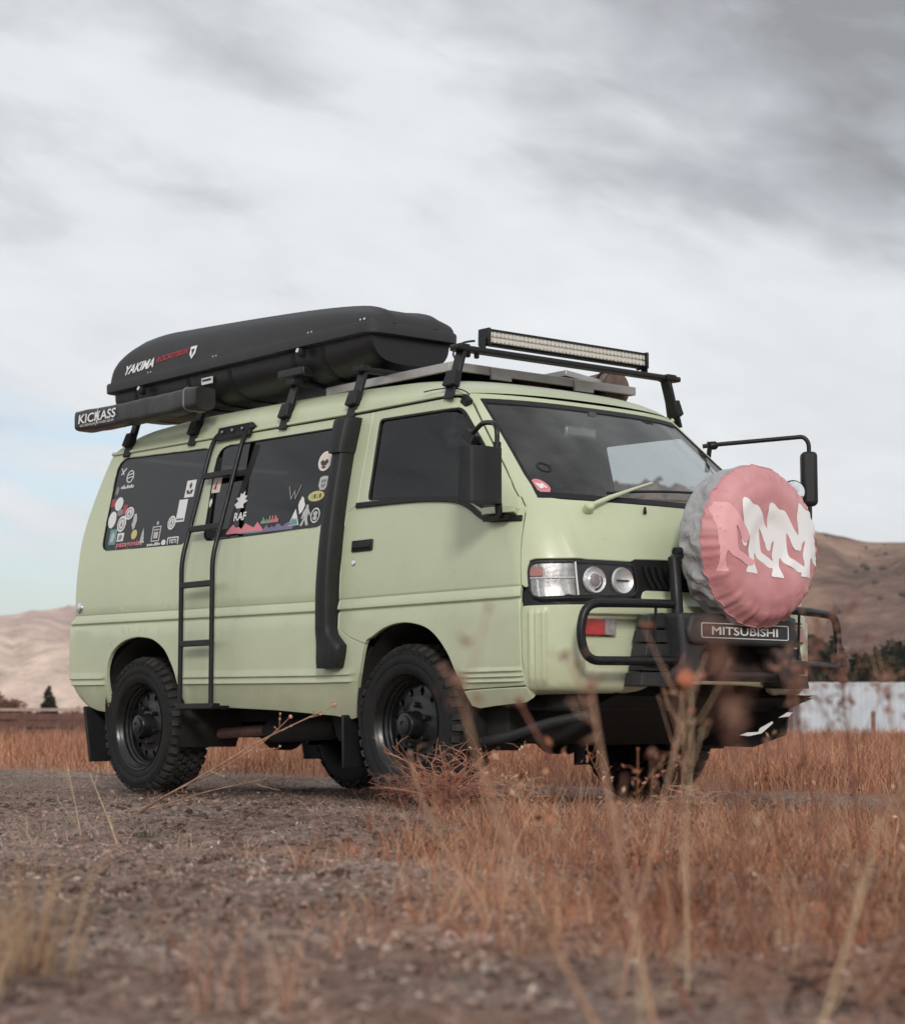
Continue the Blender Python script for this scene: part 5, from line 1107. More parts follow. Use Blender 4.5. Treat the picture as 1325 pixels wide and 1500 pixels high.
# sparse dry tufts and lying straw on the track
s=Soup()
x,y=scatter(1500,-7,6.6,-6.2,1.2); ok=RNG.uniform(0,1,len(x))<(.10+.55*np.clip(fbm(x*.8,y*.8,3,31)*2-1.0,0,1))*(np.hypot(x-EYE[0],y-EYE[1])>2.0); 
keep=~((np.abs(y)<.95)&(x>-2.9)&(x<.6)); ok&=keep; tufts(s,x[ok],y[ok],14,(.02,.075),(.0012,.003),.03,(.3,1.5))
x,y=scatter(95000,-4.5,7.2,-6.4,1.5); L=RNG.uniform(.02,.12,len(x)); a=RNG.uniform(0,6.28,len(x)); P=np.stack([x,y,zat(x,y)+RNG.uniform(.001,.014,len(x))],-1)
s.add(*blades(P,RNG.uniform(-.004,.012,len(x)),RNG.uniform(.0012,.0032,len(x)),L,a,2,np.full(len(x),1.57),1.0))
x,y=scatter(90000,-5.5,6.8,-6.4,1.2); ok=RNG.uniform(0,1,len(x))<np.clip((fbm(x*.9+4,y*1.3,4,44)-.47)*6,0,1); x,y=x[ok],y[ok]; L=RNG.uniform(.03,.14,len(x)); a=RNG.normal(.6,1.1,len(x)); P=np.stack([x,y,zat(x,y)+RNG.uniform(.002,.022,len(x))],-1)
s.add(*blades(P,RNG.uniform(-.006,.02,len(x)),RNG.uniform(.0014,.0036,len(x)),L,a,2,np.full(len(x),1.57),1.0))
x,y=scatter(900,-4,6.6,-6.2,1.0); ok=(RNG.uniform(0,1,len(x))<np.clip((fbm(x*.9+4,y*1.3,4,44)-.45)*6,0,1))*(np.hypot(x-EYE[0],y-EYE[1])>2.0)*~((np.abs(y)<.95)&(x>-2.9)&(x<.6)); tufts(s,x[ok],y[ok],22,(.02,.085),(.0012,.003),.05,(.5,2.))
tag(s.obj('straw_litter',GM_straw))
x,y=scatter(150000,-3.5,7.2,-6.4,1.3); ok=(RNG.uniform(0,1,len(x))<np.clip(1.35-.15*depth_of(x,y),.2,1)*(.35+1.1*np.clip((fbm(x*1.6,y*1.6,4,61)-.42)*4,0,1))); x,y=x[ok],y[ok]; n_=len(x); c=np.stack([x,y,zat(x,y)+RNG.uniform(.002,.012,n_)],-1); q=RNG.normal(size=(n_,3))*np.array([1,1,.45]); q/=np.linalg.norm(q,axis=1)[:,None]; q2=np.cross(q,RNG.normal(size=(n_,3))*np.array([.35,.35,1.])); q2/=np.linalg.norm(q2,axis=1)[:,None]; L=(RNG.uniform(.004,.015,n_)*np.where(depth_of(x,y)<4.5,.85,.8))[:,None]
o=tri_object('leaf_litter',np.stack([c-q*L,c+q2*L*.4,c+q*L,c-q2*L*.22],1).reshape(-1,3),(np.array([[0,1,2,3]])[None]+(np.arange(n_)*4)[:,None,None]).reshape(-1,4),gmat('leaf_bits',[(.04,.026,.024),(.12,.066,.055),(.27,.155,.125),(.42,.29,.235),(.62,.50,.42)],.1)); o['kind']='stuff'
# clods, chips and pebbles
t=(1+5**.5)/2; IV=np.array([(-1,t,0),(1,t,0),(-1,-t,0),(1,-t,0),(0,-1,t),(0,1,t),(0,-1,-t),(0,1,-t),(t,0,-1),(t,0,1),(-t,0,-1),(-t,0,1)])/math.hypot(1,t)
IF=np.array([(0,11,5),(0,5,1),(0,1,7),(0,7,10),(0,10,11),(1,5,9),(5,11,4),(11,10,2),(10,7,6),(7,1,8),(3,9,4),(3,4,2),(3,2,6),(3,6,8),(3,8,9),(4,9,5),(2,4,11),(6,2,10),(8,6,7),(9,8,1)])
def stones(n,x,y,sz,flat,name,m):
    v=IV[None]*(1+RNG.normal(0,.16,(n,12,1))); v=v*np.stack([sz*RNG.uniform(.7,1.4,n),sz*RNG.uniform(.6,1.,n),sz*RNG.uniform(*flat,n)],-1)[:,None]
    a=RNG.uniform(0,6.28,n); c,s_=np.cos(a)[:,None],np.sin(a)[:,None]; X=v[:,:,0]*c-v[:,:,1]*s_; Y=v[:,:,0]*s_+v[:,:,1]*c
    V=np.stack([X+x[:,None],Y+y[:,None],v[:,:,2]+(zat(x,y)+sz*.12)[:,None]],-1).reshape(-1,3); T=(IF[None]+(np.arange(n)*12)[:,None,None]).reshape(-1,3)
    o=tri_object(name,V,T,m); o['kind']='stuff'; return o
x,y=scatter(15000,-7,7.0,-6.3,1.5); k=(1-.7*verge(x,y)); ok=RNG.uniform(0,1,len(x))<k; x,y=x[ok],y[ok]; sz=np.abs(RNG.normal(0,.004,len(x)))+.0022
stones(len(x),x,y,sz,(.4,.8),'gravel',gmat('pebbles',[(.10,.08,.072),(.20,.155,.135),(.28,.22,.195),(.36,.30,.27)],0.))
x,y=scatter(14000,-2,7.2,-6.3,.5); ok=np.hypot(x-EYE[0],y-EYE[1])>1.2; x,y=x[ok],y[ok]; sz=np.abs(RNG.normal(0,.006,len(x)))+.005
stones(len(x),x,y,sz,(.35,.9),'soil_clods',gmat('clods',[(.06,.04,.035),(.13,.085,.07),(.22,.15,.125),(.34,.245,.21)],0.))

# ------------------------------------------------------------------ single weeds
WS=mat('weed_stem',(.42,.25,.165),.8,var=.35,vs=30); WR=mat('weed_red_stem',(.20,.085,.06),.85,var=.35,vs=30); WY=mat('weed_pale',(.58,.43,.27),.8,var=.25,vs=30)
WH=mat('seed_head_red',(.52,.17,.095),.8,var=.3,vs=90,bump=.4,bs=300); WB=mat('seed_head_brown',(.22,.11,.075),.85,var=.35,vs=80); WP=mat('seed_head_pink',(.58,.29,.20),.8,var=.25,vs=90,bump=.4,bs=300)
def head(mb,p,r,rr):
    mb.lathe([(0,-r),(r*.7,-r*.7),(r,-.1*r),(r*.85,r*.5),(r*.3,r*.95),(0,r)],p,(rr.uniform(-.4,.4),rr.uniform(-.4,.4),1),8)
def weed(name,label,path,r0,nb,blen,mstem,mhead,hr,seed,group=None,leafy=0,cat='weed',sub=1,small=None):
    rr=random.Random(seed); base=Vector(path[0]); e=tag(empty(name,tuple(base)),label,cat,group)
    P=smooth_path([Vector(q)-base for q in path],7); n_=len(P); b=MB(); b.tube(P,[r0*(1-.6*i/n_) for i in range(n_)],6); st=b.build('stem',mstem,e)
    tips=[P[-1]]; bb=MB()
    for k in range(nb):
        i=int(n_*(.25+.72*rr.random())); i=min(i,n_-2); t=(P[i+1]-P[i]).normalized(); a=rr.uniform(0,6.28); s=t.orthogonal().normalized(); s=Matrix.Rotation(a,3,t)@s
        L=blen*rr.uniform(.5,1.1); Q=[P[i],P[i]+(t*.5+s*.6)*L*.4,P[i]+(t*.95+s*.75+Vector((0,0,.1)))*L]; Q=smooth_path(Q,4); bb.tube(Q,[r0*.5*(1-.55*j/len(Q)) for j in range(len(Q))],5); tips.append(Q[-1])
        for q in range(sub):
            j=rr.randrange(2,len(Q)); d2=Vector((rr.uniform(-1,1),rr.uniform(-1,1),rr.uniform(-.2,1))).normalized(); R_=[Q[j],Q[j]+d2*L*.2,Q[j]+d2*L*.35+Vector((0,0,.01))]; bb.tube(R_,[r0*.35,r0*.28,r0*.2],4); tips.append(R_[-1])
    if bb.v: o=bb.build('side_branches',mstem,e); o['kind']='stuff'
    if hr:
        for t in tips[:1]:
            b=MB(); head(b,t,hr*1.25,rr); b.build('seed_head',mhead,e)
        b=MB()
        for t in tips[1:]: head(b,t,hr*rr.uniform(.35,.8),rr)
        if b.v: o=b.build('small_seed_heads',small or mhead,e); o['kind']='stuff'
    if leafy:
        V_=[];F_=[]
        for k in range(leafy):
            i=rr.randrange(int(n_*.2),n_); c=rr.choice(tips) if rr.random()<.6 else P[i]; c=c+Vector((rr.gauss(0,.012),rr.gauss(0,.012),rr.gauss(0,.012))); d=Vector((rr.uniform(-1,1),rr.uniform(-1,1),rr.uniform(-1,1))).normalized(); s=d.orthogonal().normalized(); L=rr.uniform(.008,.022)
            q=len(V_); V_+=[c-s*L*.25,c+d*L*.5+s*L*.1+Vector((0,0,.003)),c+s*L*.25,c+d*L]; F_+=[(q,q+1,q+2),(q+2,q+1,q+3)]
        b=MB(); b.add(V_,F_); o=b.build('dead_leaves',mhead,e,smooth=False); o['kind']='stuff'
    return e
weed('dead_weed','long leaning dry stem with pale pink seed heads reaching up before the sill',[(.347,-2.355,0),(.70,-2.44,.085),(1.09,-2.518,.175),(1.30,-2.49,.262),(1.415,-2.46,.311),(1.634,-2.368,.406)],.0042,7,.07,WS,WP,.006,3,sub=1)
weed('dead_weed','shorter forked dry stem beneath the long leaning one, beside the rear wheel',[(.347,-2.37,0),(.80,-2.48,.10),(1.15,-2.50,.19),(1.384,-2.493,.277),(1.538,-2.478,.368)],.0034,5,.06,WS,WP,.0055,5,sub=1)
weed('dead_weed','low dry stem lying almost flat in front of the rear wheel',[(-.055,-2.254,0),(.45,-2.34,.035),(.914,-2.404,.106),(1.222,-2.354,.159)],.0032,5,.10,WS,None,0,8)
# tangled dead bush against the front wheel
e=tag(empty('tumbleweed',(.90,-1.30,0)),'tangled dead rust brown bush standing against the front wheel','dead bush'); rr=random.Random(12)
def bush(e,n,R_,H,m,r0,seed,prefix='branches'):
    rr=random.Random(seed); b=MB(); tw=MB()
    for k in range(n):
        a=rr.uniform(0,6.28); ra=R_*rr.uniform(.3,1.); h=H*rr.uniform(.35,1.); p0=Vector((rr.gauss(0,.02),rr.gauss(0,.02),0)); p3=Vector((math.cos(a)*ra,math.sin(a)*ra,h)); p1=p0.lerp(p3,.35)+Vector((rr.gauss(0,.03),rr.gauss(0,.03),.04)); p2=p0.lerp(p3,.7)+Vector((rr.gauss(0,.04),rr.gauss(0,.04),.03)); Q=smooth_path([p0,p1,p2,p3],4)
        b.tube(Q,[r0*(1-.65*i/len(Q)) for i in range(len(Q))],5)
        for q in range(5):
            i=rr.randrange(3,len(Q)); d=Vector((rr.uniform(-1,1),rr.uniform(-1,1),rr.uniform(-.5,.9)))*rr.uniform(.04,.10); tw.tube([Q[i],Q[i]+d*.5+Vector((0,0,.008)),Q[i]+d],[r0*.4,r0*.32,r0*.18],4)
    o=b.build('branches',m,e); o['kind']='stuff'; o=tw.build('twigs',m,e); o['kind']='stuff'
bush(e,50,.27,.27,mat('bush_wood',(.34,.15,.095),.85,var=.45,vs=20),.0035,31)
for k,(x_,y_,s_) in enumerate(((.55,-1.25,.6),(1.15,-1.18,.7),(1.35,-1.62,.55),(1.9,-.95,.55))):
    e=tag(empty('tumbleweed',(x_,y_,0)),['small dry twig clump left of the front wheel bush','small dry twig clump right of the front wheel bush','low twig clump in front of the front wheel bush','low twig clump under the front bumper corner'][k],'dead bush'); bush(e,20,.17*s_*1.5,.24*s_,WS if k%2 else WR,.0028,50+k)
G='tall dead weeds growing between the camera and the van'
weed('dead_weed','tall thin weed with one round orange seed head before the bumper',[(5.36,-4.67,0),(5.38,-4.63,.18),(5.395,-4.60,.32),(5.401,-4.59,.393)],.0022,3,.10,WS,WH,.0095,21,G,leafy=10,sub=0,small=WB)
weed('dead_weed','thin pale forked weed right behind the orange seed head',[(5.33,-4.52,0),(5.36,-4.55,.2),(5.40,-4.58,.31),(5.404,-4.585,.385)],.0018,5,.08,WY,WB,.004,22,G)
weed('dead_weed','dark red brown weed leaning across the front tyre',[(5.86,-5.13,0),(5.82,-5.19,.14),(5.78,-5.235,.28),(5.765,-5.258,.375)],.0026,3,.06,WS,WB,.006,23,G,leafy=22)
weed('dead_weed','bushy red brown weed reaching over the bumper end on the right',[(5.37,-4.27,0),(5.36,-4.30,.2),(5.355,-4.33,.35),(5.355,-4.332,.410)],.0026,9,.09,WR,WB,.006,24,G,leafy=110)
weed('dead_weed','leafy brown weed in front of the container',[(5.0,-3.75,0),(5.0,-3.79,.2),(5.0,-3.81,.35),(5.0,-3.814,.41)],.0026,8,.09,WR,WB,.006,25,G,leafy=90)
weed('dead_weed','spindly weed furthest right before the container',[(5.17,-3.85,0),(5.175,-3.89,.2),(5.175,-3.91,.33),(5.173,-3.916,.38)],.0022,7,.09,WS,WB,.005,26,G,leafy=50)
weed('dead_weed','pinkish bent weed before the bumper corner below the side hoop',[(5.66,-4.90,0),(5.64,-4.93,.18),(5.625,-4.95,.32),(5.619,-4.955,.375)],.003,3,.07,WS,WB,.005,27,G,leafy=14)
weed('dead_weed','bent brown weed crossing the tube behind the front wheel',[(5.56,-4.74,0),(5.50,-4.80,.17),(5.44,-4.86,.31),(5.419,-4.88,.362)],.003,3,.07,WR,WB,.005,28,G,leafy=12)
weed('dead_weed','fine branching weed before the far front wheel',[(4.80,-3.97,0),(4.81,-4.0,.15),(4.825,-4.005,.27),(4.829,-4.009,.335)],.002,9,.10,WS,WB,.0045,29,G,leafy=24)
weed('dead_weed','loose brown weed low before the front tyre',[(4.54,-4.18,0),(4.50,-4.23,.12),(4.47,-4.27,.23),(4.466,-4.287,.29)],.002,8,.09,WS,WB,.004,30,G,leafy=16)
weed('dead_weed','tall pale stalk in the grass bottom centre right',[(6.06,-5.31,0),(6.065,-5.32,.08),(6.068,-5.331,.20)],.0016,3,.05,WY,WB,.004,33,G)
weed('dead_weed','leaning pale stalk in the grass bottom right',[(5.86,-4.90,0),(5.89,-4.894,.09),(5.92,-4.88,.19),(5.933,-4.872,.255)],.002,4,.06,WY,WB,.004,34,G)
weed('dead_weed','thin upright straw stalk left of the rear wheel',[(1.43,-3.19,0),(1.424,-3.206,.09),(1.415,-3.24,.238)],.002,3,.06,WY,None,0,35,G)
weed('dead_weed','leaning straw stalk in front of the rear wheel',[(1.94,-3.36,0),(1.928,-3.378,.06),(1.903,-3.433,.205)],.002,3,.06,WY,None,0,36,G)
vw=MB(); vl=[]; rr=random.Random(200); k=0
while k<70:
    x_,y_=rr.uniform(.8,6.4),rr.uniform(-5.2,1.4)
    if verge(np.array([x_]),np.array([y_]))[0]<.6 or not 2.6<math.hypot(x_-EYE[0],y_-EYE[1])<7.8: continue
    k+=1; H=rr.uniform(.12,.30); P0=Vector((x_,y_,0)); P1=P0+Vector((rr.gauss(0,.05),rr.gauss(0,.05),H)); Q=smooth_path([P0,P0.lerp(P1,.5)+Vector((rr.gauss(0,.012),rr.gauss(0,.012),.01)),P1],4); vw.tube(Q,[.0019*(1-.6*i/len(Q)) for i in range(len(Q))],4)
    for q in range(rr.randint(4,9)):
        i=rr.randrange(2,len(Q)); d=Vector((rr.uniform(-1,1),rr.uniform(-1,1),rr.uniform(.1,1.2)))*rr.uniform(.03,.08); vw.tube([Q[i],Q[i]+d*.5+Vector((0,0,.006)),Q[i]+d],[.001,.0009,.0006],4); vl.append(Q[i]+d)
    for q in range(rr.randint(8,26)): vl.append(Q[rr.randrange(3,len(Q))]+Vector((rr.gauss(0,.02),rr.gauss(0,.02),rr.gauss(0,.015))))
o=vw.build('verge_weed_stems',GM_stem,None); o['kind']='stuff'
c=np.array([tuple(p) for p in vl]); n_=len(c); q=RNG.normal(size=(n_,3)); q/=np.linalg.norm(q,axis=1)[:,None]; q2=np.cross(q,RNG.normal(size=(n_,3))); q2/=np.linalg.norm(q2,axis=1)[:,None]; L=RNG.uniform(.004,.011,n_)[:,None]
o=tri_object('verge_weed_leaves',np.stack([c-q*L,c+q2*L*.5,c+q*L,c-q2*L*.5],1).reshape(-1,3),(np.array([[0,1,2,3]])[None]+(np.arange(n_)*4)[:,None,None]).reshape(-1,4),GM_verge); o['kind']='stuff'
weed('dead_weed','dried brown umbel of a weed close to the lens before the number plate',[(6.345,-5.485,0),(6.34,-5.50,.2),(6.334,-5.51,.33),(6.332,-5.514,.372)],.0018,9,.028,WR,WB,.0035,47,G,leafy=34)
# yellow clump close to the lens and a dry leaf hanging nearer still
def clump(name,label,cx_,cy_,n_,h,m,lean=.5):
    a=RNG.uniform(0,6.28,n_); r=np.abs(RNG.normal(0,.035,n_)); P=np.stack([cx_+r*np.cos(a),cy_+r*np.sin(a),np.zeros(n_)],-1); hh=RNG.uniform(.35,1,n_)*h
    V,T=blades(P,hh,RNG.uniform(.002,.0045,n_),hh*RNG.uniform(.05,lean,n_),a,4); e=tag(empty(name,(0,0,0)),label,'grass clump'); o=tri_object('blades',V,T,m,parent=e); o['kind']='stuff'; return e
GY=gmat('yellow_grass',[(.30,.19,.12),(.54,.36,.23),(.64,.47,.32),(.40,.29,.18)],.3)
clump('grass_clump','tall yellow straw clump close by at the bottom left corner',4.730,-5.130,85,.235,GY,.6)
clump('grass_clump','lower yellow green clump left of the tall straw clump',4.80,-5.25,70,.17,GY,.9)
clump('grass_clump','small green tuft in the gravel before the rear wheel',1.70,-3.10,40,.035,gmat('green_tuft',[(.07,.09,.04),(.12,.14,.07)],.2),.8)


# ------------------------------------------------------------------ distance
def fo(px): return Vector(px)
# hills: ridge heights by compass bearing
def hill(name,prof,r0,rr_,r1,m,seed,amp,nu=260,nv=70):
    f=pchip(sorted(prof)); a0,a1=min(prof)[0],max(prof)[0]; az=np.linspace(a0,a1,nu); R=np.concatenate([np.linspace(r0,rr_,nv*2//3),np.linspace(rr_,r1,nv-nv*2//3+1)[1:]])
    A,RR=np.meshgrid(az,R,indexing='ij'); Hm=np.array([f(a) for a in az])[:,None]*rr_
    t=np.clip((RR-r0)/(rr_-r0),0,1); up=t**1.25*(1.35-.35*t); dn=1-np.clip((RR-rr_)/(r1-rr_),0,1)**1.3*.8
    sp=fbm(A*.35+seed*3.1+RR/rr_*.8,RR/rr_*1.6,3,seed); gl=1-np.abs(fbm(A*.9+fbm(A*.8,RR/rr_*4,3,seed+7)*1.6,RR/rr_*1.1+seed,5,seed+3)*2-1)*2
    z=Hm*up*dn*(1+amp*((sp-.5)*1.3+(gl-.4)*.42)*np.clip(t*1.4,0,1)*(1-.965*t**3))
    X=7.232+RR*np.cos(np.radians(A)); Y=-6.469+RR*np.sin(np.radians(A)); V=np.stack([X,Y,z-.4],-1).reshape(-1,3); nx,ny=A.shape; I=np.arange(nx*ny).reshape(nx,ny)
    T=np.stack([I[:-1,:-1],I[:-1,1:],I[1:,1:],I[1:,:-1]],-1).reshape(-1,4); o=tri_object(name,V,T,m,True); o['kind']='structure'; at_=o.data.attributes.new('slope_pos','FLOAT_VECTOR','POINT'); at_.data.foreach_set('vector',np.stack([np.radians(A)*rr_+(RR-r0)*.12,z*2.0+RR*.06,RR*.0],-1).astype(np.float32).ravel()); return o,V
def hillmat(name,cols,sc,bs):
    m=bpy.data.materials.new(name); m.use_nodes=True; n=m.node_tree.nodes; l=m.node_tree.links; p=n['Principled BSDF']; p.inputs['Roughness'].default_value=1; p.inputs['Specular IOR Level'].default_value=0
    g=n.new('ShaderNodeNewGeometry'); mp=n.new('ShaderNodeMapping'); mp.inputs['Scale'].default_value=(.8,1.25,1); mp.inputs['Rotation'].default_value=(0,0,rad(-28)); ga=n.new('ShaderNodeAttribute'); ga.attribute_name='slope_pos'; l.new(ga.outputs['Vector'],mp.inputs[0]); t=n.new('ShaderNodeTexNoise'); t.inputs['Scale'].default_value=sc; t.inputs['Detail'].default_value=9; t.inputs['Roughness'].default_value=.68; t.inputs['Distortion'].default_value=0; l.new(mp.outputs[0],t.inputs['Vector'])
    r=n.new('ShaderNodeValToRGB'); l.new(t.outputs['Fac'],r.inputs[0])
    for i,(q,c) in enumerate(cols):
        e=r.color_ramp.elements[i] if i<2 else r.color_ramp.elements.new(q)
        e.position=q; e.color=(*c,1)
    t3=n.new('ShaderNodeTexNoise'); t3.inputs['Scale'].default_value=sc*5.5; t3.inputs['Detail'].default_value=8; t3.inputs['Roughness'].default_value=.72; l.new(mp.outputs[0],t3.inputs['Vector'])
    mr=n.new('ShaderNodeMapRange'); mr.inputs[1].default_value=.33; mr.inputs[2].default_value=.67; mr.inputs[3].default_value=.58; mr.inputs[4].default_value=1.3; l.new(t3.outputs['Fac'],mr.inputs[0])
    sc_=n.new('ShaderNodeVectorMath'); sc_.operation='SCALE'; l.new(r.outputs[0],sc_.inputs[0]); l.new(mr.outputs[0],sc_.inputs['Scale'])
    l.new(sc_.outputs[0],p.inputs['Base Color']); t2=n.new('ShaderNodeTexNoise'); t2.inputs['Scale'].default_value=bs; t2.inputs['Detail'].default_value=7; l.new(mp.outputs[0],t2.inputs['Vector']); b=n.new('ShaderNodeBump'); b.inputs['Strength'].default_value=.9; b.inputs['Distance'].default_value=9; l.new(t2.outputs['Fac'],b.inputs['Height']); l.new(b.outputs[0],p.inputs['Normal']); return m
hm1=hillmat('pale_hill',[(.34,(.42,.27,.24)),(.46,(.60,.42,.35)),(.56,(.72,.53,.43)),(.70,(.80,.63,.50))],.006,.02)
hm2=hillmat('brown_hill',[(.34,(.06,.040,.038)),(.44,(.13,.085,.076)),(.54,(.24,.15,.118)),(.66,(.44,.30,.21))],.011,.06)
hill('far_hills',[(205,.030),(185,.035),(167.5,.036),(159.65,.0426),(152.75,.0523),(150.87,.0571),(148.23,.0620),(145.09,.0639),(141.74,.060),(136,.05),(128,.04),(115,.03),(95,.03),(80,.03)],700,2400,3300,hm1,3,.62)
ho,hv=hill('near_hill',[(149.5,.0),(147.28,.010),(145.5,.030),(143.6,.0537),(139.87,.0997),(137.06,.1173),(135.2,.1164),(133.16,.1062),(131.24,.0947),(129.88,.0902),(129.17,.0878),(128.36,.0875),(125.27,.0807),(120.21,.0664),(112.52,.0397),(104,.02),(92,.015),(80,.01)],230,900,1300,hm2,9,.40)
# scrub on the near hill
rr=random.Random(77); b=MB(); k=0
idx=[i for i in range(len(hv)) if 115<math.degrees(math.atan2(hv[i][1]+6.469,hv[i][0]-7.232))<147]
for _ in range(800):
    p=Vector(hv[rr.choice(idx)]); 
    if p.z<4: continue
    s=rr.uniform(.35,1.5); p+=Vector((rr.uniform(-5,5),rr.uniform(-5,5),s*.3)); b.lathe([(0,-s*.4),(s*.9,-s*.2),(s,s*.25),(s*.55,s*.7),(0,s*.85)],p,(rr.gauss(0,.15),rr.gauss(0,.15),1),7)
o=b.build('hillside_scrub',mat('scrub',(.085,.06,.045),1,var=.4,vs=.5),None); o['kind']='stuff'

# leaf crowns
def crown_mesh(name,blobs,n_,ls,m,parent,rng):
    V=[];T=[]; w=np.array([b_[3] for b_ in blobs],float); w=w**2/np.sum(w**2); pick=rng.choice(len(blobs),n_,p=w)
    B=np.array(blobs)[pick]; d=rng.normal(size=(n_,3)); d/=np.linalg.norm(d,axis=1)[:,None]; r=rng.uniform(.45,1,n_)**.5
    c=B[:,:3]+d*r[:,None]*np.stack([B[:,3],B[:,3],B[:,4]],-1)*(1+rng.normal(0,.10,n_))[:,None]
    u=rng.normal(size=(n_,3)); u/=np.linalg.norm(u,axis=1)[:,None]; v=np.cross(u,rng.normal(size=(n_,3))); v/=np.linalg.norm(v,axis=1)[:,None]; s=(ls*rng.uniform(.6,1.4,n_))[:,None]
    V=np.stack([c-u*s,c+v*s*.6,c+u*s,c-v*s*.6],1).reshape(-1,3); T=(np.array([[0,1,2,3]])[None]+(np.arange(n_)*4)[:,None,None]).reshape(-1,4); o=tri_object(name,V,T,m,parent=parent); return o
LG=gmat('dark_evergreen_leaf',[(.016,.020,.014),(.03,.034,.022),(.05,.05,.033)],.15); LO_=gmat('olive_leaf',[(.03,.028,.016),(.055,.048,.026),(.09,.07,.038)],.2); LR=gmat('russet_twigs',[(.10,.05,.038),(.17,.085,.06),(.23,.13,.09)],.15)
BK=mat('bark',(.06,.045,.038),.9,var=.3,vs=8)
def tree(name,label,x,y,h,w,kind,seed,m,cat='tree',group=None,n_=1300):
    rng=np.random.default_rng(seed); e=tag(empty(name,(x,y,-.1)),label,cat,group); b=MB(); lean=rng.normal(0,.03,2)
    b.tube([(0,0,0),(lean[0]*h,lean[1]*h,h*.45),(lean[0]*2*h,lean[1]*2*h,h*(.92 if kind=='conifer' else .7))],[h*.03,h*.022,h*.006],8)
    for k in range(5):
        a=rng.uniform(0,6.28); z=h*rng.uniform(.2,.55); b.tube([(lean[0]*z,lean[1]*z,z),(math.cos(a)*w*.3,math.sin(a)*w*.3,z+h*.15)],[h*.011,h*.004],5)
    b.build('trunk',BK,e)
    if kind=='conifer':
        bl=[]
        for k in range(9):
            t=k/8; bl.append((rng.normal(0,.04*w),rng.normal(0,.04*w),h*(.14+.78*t),w*.5*(1-.86*t)+.04,h*.10))
    else:
        bl=[(rng.normal(0,w*.22),rng.normal(0,w*.22),h*rng.uniform(.35,.82),w*rng.uniform(.16,.34),h*rng.uniform(.10,.20)) for k in range(11)]+[(0,0,h*.25,w*.35,h*.2)]
    crown_mesh('crown',bl,n_,h*.042 if kind!='twig' else h*.036,m,e,rng); return e
def dirp(px,d):  # ground point d metres away along a compass bearing
    a=math.radians(px); return 7.232+d*math.cos(a),-6.469+d*math.sin(a)
# left: fence, small conifer and shrubs behind it
F0=Vector((-49.3,19.2,0)); F1=Vector((-43.6,27.0,0)); fd=(F1-F0); FL=fd.length; fd.normalize(); fn=Vector((-fd.y,fd.x,0))
fe=tag(empty('ranch_fence',tuple(F0)),'low weathered board fence with a pale top rail beyond the field on the left','fence')
wood=mat('weathered_rail',(.36,.27,.23),.85,var=.2,vs=4); bd=mat('dark_board',(.13,.065,.05),.9,var=.35,vs=3); pm=mat('fence_post',(.20,.14,.12),.9,var=.3,vs=4)
RF=Matrix((fd,fn,Vector((0,0,1)))).transposed(); nb=5; bay=FL/nb
for i in range(nb+1):
    b=MB(); b.box(fd*(bay*i)+Vector((0,0,.42)),(.11,.11,.86),RF); b.build('post',pm,fe)
for i in range(nb):
    b=MB(); b.box(fd*(bay*(i+.5))+fn*-.08+Vector((0,0,.845)),(bay-.01,.04,.085),RF); b.build('rail',wood,fe)
    for z in(.20,.42,.64):
        b=MB(); b.box(fd*(bay*(i+.5))+fn*-.075+Vector((0,0,z+.006*((i*7+int(z*10))%5))),(bay-.02,.03,.185),RF); b.build('board',bd,fe)
x_,y_=dirp(151.42,118); tree('conifer_tree','small dark conifer standing behind the fence left of the van',x_,y_,2.65,1.55,'conifer',5,LG,n_=3200)
for k,(a,d,h,w,m,lb_) in enumerate(((152.75,85,2.0,1.5,LR,'bare russet shrub at the left edge behind the fence'),(152.45,80,1.5,1.2,LR,'lower russet shrub right of the one at the left edge'),(151.75,100,1.35,1.6,LO_,'low dark shrub left of the small conifer'),(151.0,100,1.5,1.5,LR,'low russet shrub right of the small conifer'),(150.55,95,1.25,1.8,LR,'russet shrub nearest the van tail behind the fence'))):
    x_,y_=dirp(a,d); tree('shrub',lb_,x_,y_,h,w,'twig' if m is LR else 'bush',60+k,m,'shrub',n_=1900)
# right: dark trees behind the container
labs=['dark leaning shrub tree nearest the van behind the container','tall dark evergreen behind the container','dark round olive tree behind the middle of the container','low olive tree between the dark evergreens','dark tree at the right edge behind the container','olive tree outside the right edge','dark tree further right','olive tree closest to the right end of the container']
for k,(a,d,h,w,kd,m) in enumerate((a_,d_,h_*1.22,w_*1.35,k_,m_) for a_,d_,h_,w_,k_,m_ in ((130.75,138,3.7,2.6,'bush',LO_),(130.15,140,5.3,3.0,'bush',LG),(129.45,142,4.9,3.4,'bush',LG),(128.95,136,4.4,3.0,'bush',LO_),(128.35,140,5.1,3.6,'bush',LG))):
    x_,y_=dirp(a,d); tree('dark_tree',labs[k],x_,y_,h,w,kd,80+k,m,group='trees behind the container',n_=3200)

